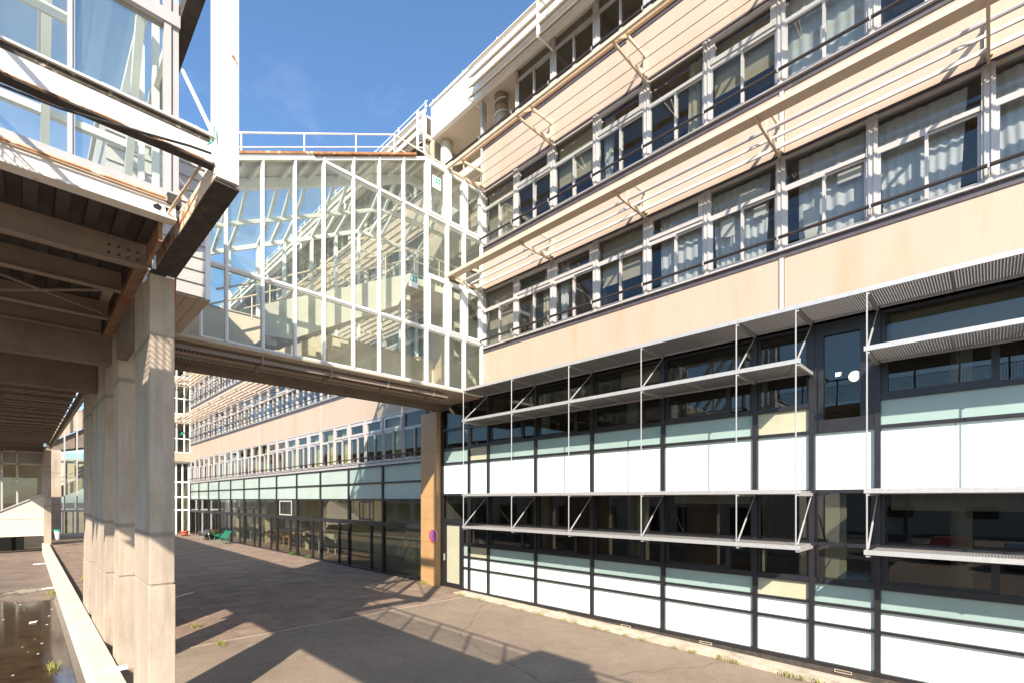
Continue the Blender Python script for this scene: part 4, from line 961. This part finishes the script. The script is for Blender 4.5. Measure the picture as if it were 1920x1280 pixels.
# ------------------------------------------------------------------ small things
def disc(mb, x, yc, zc, r, t, n=40, r0=0):
    if r0 == 0: mb.poly([(x, yc + r * math.cos(2 * math.pi * i / n), zc + r * math.sin(2 * math.pi * i / n)) for i in range(n)], (t, 0, 0))
    else:
        for i in range(n):
            a, c = 2 * math.pi * i / n, 2 * math.pi * (i + 1) / n
            mb.poly([(x, yc + r0 * math.cos(a), zc + r0 * math.sin(a)), (x, yc + r * math.cos(a), zc + r * math.sin(a)), (x, yc + r * math.cos(c), zc + r * math.sin(c)), (x, yc + r0 * math.cos(c), zc + r0 * math.sin(c))], (t, 0, 0))
    return mb
SG = root('no_stopping_sign', (10.68, 14.74, 1.83), 'round blue and red no stopping sign on the brown tiled pillar', 'sign')
disc(MB(), 10.70, 14.74, 1.84, .25, .02).build('rim', 'paper', SG)
disc(MB(), 10.693, 14.74, 1.84, .24, .006).build('red_ring', 'signred', SG)
disc(MB(), 10.689, 14.74, 1.84, .175, .0035).build('blue_field', 'signblue', SG)
MB().bar((10.686, 14.74 - .13, 1.71), (10.686, 14.74 + .13, 1.97), .004, .05, (0, -1, 1)).bar((10.6855, 14.74 - .13, 1.97), (10.6855, 14.74 + .13, 1.71), .004, .05, (0, 1, 1)).build('red_cross', 'signred', SG)

BN = root('waste_bag_holder', (1.6, 45.3, .3), 'clear waste bag with red litter hanging from a green ring at far left', 'waste bag')
MB().tube([(1.6, 45.3, 1.04), (1.6, 45.3, 1.12)], .21, 14).build('lid', 'green', BN)
MB().tube([(1.6, 45.3, 1.035), (1.61, 45.3, .8), (1.62, 45.3, .55), (1.63, 45.3, .4)], .17, 14, .10).build('bag', 'plastic', BN, True)
MB().box(1.345, 1.42, 45.25, 45.35, 1.0, 1.12).box(1.345, 1.375, 45.27, 46.9, 1.03, 1.06).build('bracket', 'dark', BN)

def bench(cx, cy, seatmat, legmat, label, back):
    b_ = root('garden_bench', (cx, cy, 0), label, 'bench')
    if back:      # scoop seat of slats
        s_ = MB()
        for i in range(6): s_.bar((cx - .05 - i * .085, cy - .75, .42 + .012 * i * i - .02 * i), (cx - .05 - i * .085, cy + .75, .42 + .012 * i * i - .02 * i), .075, .02)
        s_.build('seat', seatmat, b_)
        s_ = MB()
        for i in range(6): s_.bar((cx + .02 + i * .05, cy - .75, .46 + i * .085), (cx + .02 + i * .05, cy + .75, .46 + i * .085), .02, .075)
        s_.build('backrest', seatmat, b_)
    else:
        MB().bar((cx - .25, cy - .8, .43), (cx - .25, cy + .8, .43), .48, .04).build('seat', seatmat, b_)
        MB().bar((cx + .06, cy - .8, .62), (cx + .06, cy + .8, .62), .04, .38, (.25, 0, 1)).build('backrest', seatmat, b_)
    for y in (cy - .7, cy + .7):
        MB().tube([(cx - .5, y, 0), (cx - .42, y, .42), (cx - .3, y, .62), (cx + .05, y, .64)], .025, 8).tube([(cx + .1, y, 0), (cx - .02, y, .45), (cx + .08, y, .7)], .025, 8).build('leg', legmat, b_)
bench(10.2, 44.3, 'benchblack', 'chrome', 'black bench with curved chrome armrests by the far glazing', False)
bench(10.15, 39.3, 'benchgreen', 'benchgreen', 'green slatted bench by the far glazing', True)
PP = root('flower_pot', (9.9, 50.2, 0), 'small red flower pot by the door of the far stair block', 'flower pot')
MB().tube([(9.9, 50.2, 0), (9.9, 50.2, .34)], .2, 16, .32).build('pot', 'terracotta', PP, True); MB().tube([(9.9, 50.2, .34), (9.9, 50.2, .42)], .37, 16).build('rim', 'terracotta', PP, True)

def leafclump(name, cx, cy, cz, rad, hh, n, label, cat, m='leaf', lw=.06, group=None):
    b = MB()
    for i in range(n):
        a = random.random() * 6.283; r = rad * random.random() ** .5; z = cz + hh * random.random() * (1 - .5 * r / rad)
        p = Vector((cx + r * math.cos(a), cy + r * math.sin(a), z)); d = Vector((random.uniform(-1, 1), random.uniform(-1, 1), random.uniform(-.2, 1))).normalized()
        s = d.cross(Vector((random.uniform(-1, 1), random.uniform(-1, 1), random.uniform(-1, 1)))).normalized(); L_ = lw * random.uniform(.7, 1.6)
        k = len(b.v); b.v += [tuple(p), tuple(p + d * L_ * .5 + s * L_ * .28), tuple(p + d * L_), tuple(p + d * L_ * .5 - s * L_ * .28)]; b.f.append((k, k + 1, k + 2, k + 3))
    o = b.build(name, m); tag(o, label, cat, group); return o
leafclump('shrub', 10.75, 45.4, 0, .45, .7, 400, 'small green shrub behind the black bench', 'shrub', lw=.14)
def weed(x, y, z, s, label, group, n=34, m='weed', spread=1):
    b = MB()
    for i in range(n):
        a = random.random() * 6.283; bx = x + random.gauss(0, .05 * s) * spread; by = y + random.gauss(0, .11 * s) * spread
        h = s * random.uniform(.05, .17); lean = s * random.uniform(.02, .14)
        tx, ty = bx + math.cos(a) * lean, by + math.sin(a) * lean; wx, wy = -math.sin(a) * .007 * s, math.cos(a) * .007 * s
        k = len(b.v)
        b.v += [(bx - wx, by - wy, z), (bx + wx, by + wy, z), ((bx + tx) / 2 + wx, (by + ty) / 2 + wy, z + h * .7), ((bx + tx) / 2 - wx, (by + ty) / 2 - wy, z + h * .7), (tx, ty, z + h)]
        b.f += [(k, k + 1, k + 2, k + 3), (k + 3, k + 2, k + 4)]
    o = b.build('weed_tuft', m); tag(o, label, 'weed', group)
WK = 'weeds along the kerb'
for (x, y, s) in ((10.25, 12.6, 1.5), (10.32, 11.7, 1.2), (10.36, 10.6, .7), (10.38, 9.2, .9), (10.38, 8.3, .8), (10.38, 7.9, .7), (10.39, 7.2, 1.0), (10.39, 6.9, .8), (10.39, 5.9, 1.0), (10.39, 5.1, .8), (10.39, 4.7, .9), (10.4, 4.0, 1.2), (10.4, 3.75, .9), (10.4, 2.85, 1.2), (10.4, 2.6, 1.1), (10.4, 2.3, 1.2), (10.4, 9.9, .6), (10.4, 6.4, .6)):
    weed(x, y, gz(y) + .01, s * .7, 'tuft of dry yellow grass growing in the joint along the pale kerb', WK)
for (x, y, z, s, m, lab) in ((.78, 26, -.5, 1.3, 'weed', 'yellow green weed at the foot of the low wall, the one higher up the basin'), (.45, 14.6, -.5, 1.0, 'weed', 'yellow green weed standing in the near puddle of the basin'),
                       (1.75, 25.5, -.02, 1.6, 'weed', 'weed in the joint of the paving beside the far pillars'), (10.85, 28.5, -.02, 1.4, 'leaf', 'larger of two green weeds at the foot of the far glazing'), (10.85, 26.4, -.02, 1.0, 'leaf', 'smaller of two green weeds at the foot of the far glazing'),
                       (10.7, 15.3, -.03, 1.2, 'weed', 'weed at the foot of the brown tiled pillar'), (3.05, 14.2, -.02, .8, 'weed', 'weed in the sunlit paving strip nearest the dark area'), (3.1, 12.2, -.05, .8, 'weed', 'weed in the second sunlit paving strip')):
    weed(x, y, z + .0, s, lab, 'weeds in the court', 60, m)
# pipes and litter
def halfpipe(x, y, z, lx, ly, r, label):
    b = MB(); d = Vector((lx, ly, 0)); n = d.cross(Vector((0, 0, 1))).normalized()
    k = 10
    for rr in (r, r - .008):
        for e in (0, .5, 1):
            for i in range(k + 1):
                a = math.pi * (i / k) * (1.25 - .3 * e); p = Vector((x, y, z)) + d * e + n * rr * math.cos(a) + Vector((0, 0, 1)) * rr * math.sin(a); b.v.append(tuple(p))
    for e in range(2):
        for i in range(k):
            q = e * (k + 1) + i; b.f.append((q, q + 1, q + k + 2, q + k + 1)); q += 3 * (k + 1); b.f.append((q, q + k + 1, q + k + 2, q + 1))
    o = b.build('broken_pipe', 'pipe_white', None, True); tag(o, label, 'pipe')
halfpipe(1.0, 11.0, .17, .30, .02, .07, 'torn white plastic pipe lying on the low wall by the second pillar')
halfpipe(1.25, 13.2, -.1, .25, .05, .055, 'short broken white pipe at the foot of the third pillar')
for i, (x, y, L_, lab) in enumerate(((.52, 27.5, .33, 'white stick lying on the dry basin floor nearer the camera'), (.35, 38.2, .6, 'white stick lying on the far part of the basin floor'))):
    o = MB().bar((x, y, -.46), (x + L_, y + .05, -.45), .07, .05).tube([(x + L_, y + .05, -.45), (x + L_ + .03, y + .05, -.45)], .03, 8).build('stick', 'paper'); tag(o, lab, 'litter')
o = MB().poly([(.1, 20.2, -.49), (.24, 20.26, -.49), (.27, 20.38, -.47), (.18, 20.45, -.49), (.11, 20.35, -.47)], (.02, 0, .02)).build('paper_scrap', 'paper'); tag(o, 'crumpled white paper scrap on the wet basin floor', 'litter')
lm = ['paper', 'wood']
for i in range(22):
    x = random.uniform(-.6, .8); y = random.uniform(11, 30); s = random.uniform(.02, .04)
    o = MB().poly([(x, y, -.496), (x + s * 1.4, y + s * .4, -.49), (x + s * 1.8, y + s * 1.6, -.494), (x + s * .4, y + s * 1.2, -.488)], (0, 0, .004)).build('dead_leaf', lm[i % 3 == 0]); tag(o, 'small pale dead leaf lying on the wet basin floor', 'leaf', 'dead leaves in the basin')

# ------------------------------------------------------------------ what the glass reflects: parking, trees, sheds behind the camera
def tree(x, y, h, label):
    t = root('broad_tree', (x, y, -.6), label, 'tree', 'trees behind the camera')
    MB().tube([(x, y, -.6), (x + .1, y, h * .3), (x - .1, y + .1, h * .6)], .22, 8, .08).build('trunk', 'bark', t)
    b = MB()
    for c in range(26):
        a = random.random() * 6.283; rr = h * .32 * random.random() ** .5; cz = h * random.uniform(.38, 1.0); q = 1 - abs(cz / h - .62) * 1.1
        cx, cy = x + rr * q * math.cos(a), y + rr * q * math.sin(a)
        for i in range(110):
            p = Vector((cx + random.gauss(0, h * .055), cy + random.gauss(0, h * .055), cz + random.gauss(0, h * .045))); d = Vector((random.uniform(-1, 1), random.uniform(-1, 1), random.uniform(-1, 1))).normalized(); s = d.orthogonal().normalized(); L_ = random.uniform(.18, .4)
            k = len(b.v); b.v += [tuple(p), tuple(p + d * L_ * .5 + s * L_ * .3), tuple(p + d * L_), tuple(p + d * L_ * .5 - s * L_ * .3)]; b.f.append((k, k + 1, k + 2, k + 3))
    b.build('crown', 'foliage', t)
for i, (x, y, h) in enumerate(((-28, -14, 9), (-34, -4, 8), (-26, -26, 10), (-40, 6, 9), (-38, 18, 8), (-18, -32, 9))):
    tree(x, y, h, 'broad leafy tree standing beyond the parked cars behind the camera, number %d from the left' % (i + 1) if False else ['tall broad tree by the end of the white shed', 'tree in front of the white shed', 'broad tree at the corner of the car park', 'tree behind the silver cars', 'tree at the far side of the basin', 'tree at the near edge of the car park'][i])
def car(x, y, m, label, rz=0):
    c = root('parked_car', (x, y, -.6), label, 'car', 'cars parked behind the camera')
    prof = [(-2.1, .35), (-2.1, .8), (-1.7, .92), (-1.1, .98), (-.55, 1.42), (.75, 1.45), (1.45, 1.0), (2.0, .9), (2.1, .5), (2.05, .3)]
    b = MB().poly([(px, -.85, pz) for px, pz in prof], (0, 1.7, 0))
    def place(o): pass
    parts = [(b, 'body', m), (MB().poly([(-1.0, -.87, 1.0), (-.55, -.87, 1.36), (.7, -.87, 1.38), (1.25, -.87, 1.02)], (0, 1.74, 0)), 'window', 'dark')]
    for px in (-1.35, 1.35):
        for py in (-.88, .68): parts.append((MB().tube([(px, py, .32), (px, py + .2, .32)], .32, 14), 'wheel', 'tyre'))
    ca, sa = math.cos(rz), math.sin(rz)
    for mb, n, mm in parts:
        mb.v = [(x + a * ca - b_ * sa, y + a * sa + b_ * ca, z - .6) for a, b_, z in mb.v]; mb.build(n, mm, c)
for i in range(9):
    m = ['carA', 'carB', 'carC', 'carA', 'dark', 'carB', 'carA', 'carC', 'dark'][i]
    car(-16 - (i % 3) * 2.2, -20 + i * 3.1, m, ['silver car at the end of the parking row', 'blue car beside the first silver car', 'red car in the first half of the row', 'silver car in the middle of the parking row', 'black car beside the middle silver car', 'blue car past the black car', 'silver car near the basin', 'red car near the basin', 'black car next to the basin'][i], .1 * (i % 2))
SHD = root('white_shed', (-48, 0, -.6), 'long white shed with small dark windows across the car park', 'building')
MB().box(-56, -46, -30, 34, -.6, 4.2).build('wall', 'hall', SHD); MB().box(-56.3, -45.7, -30.3, 34.3, 4.2, 4.6).build('roof', 'room_dk', SHD)
for i in range(9): MB().box(-45.99, -45.9, -27 + i * 6.6, -24.6 + i * 6.6, 1.2, 2.4).build('window', 'dark', SHD)

LB = root('added_side_block', (-16, 34, -.6), 'plain low block added out of view left of the basin to dim the ambient light', 'building')  # unseen building, added to cut ambient sky light; also shows in the glass
MB().box(-26, -14, 9, 70, -.6, 5.0).build('wall', 'leftwall', LB); MB().box(-26.2, -13.8, 8.8, 70.2, 5.0, 5.2).build('roof', 'room', LB)
for i in range(14): MB().box(-13.99, -13.9, 11 + i * 4, 13.4 + i * 4, .6, 2.6).build('window', 'dark', LB)
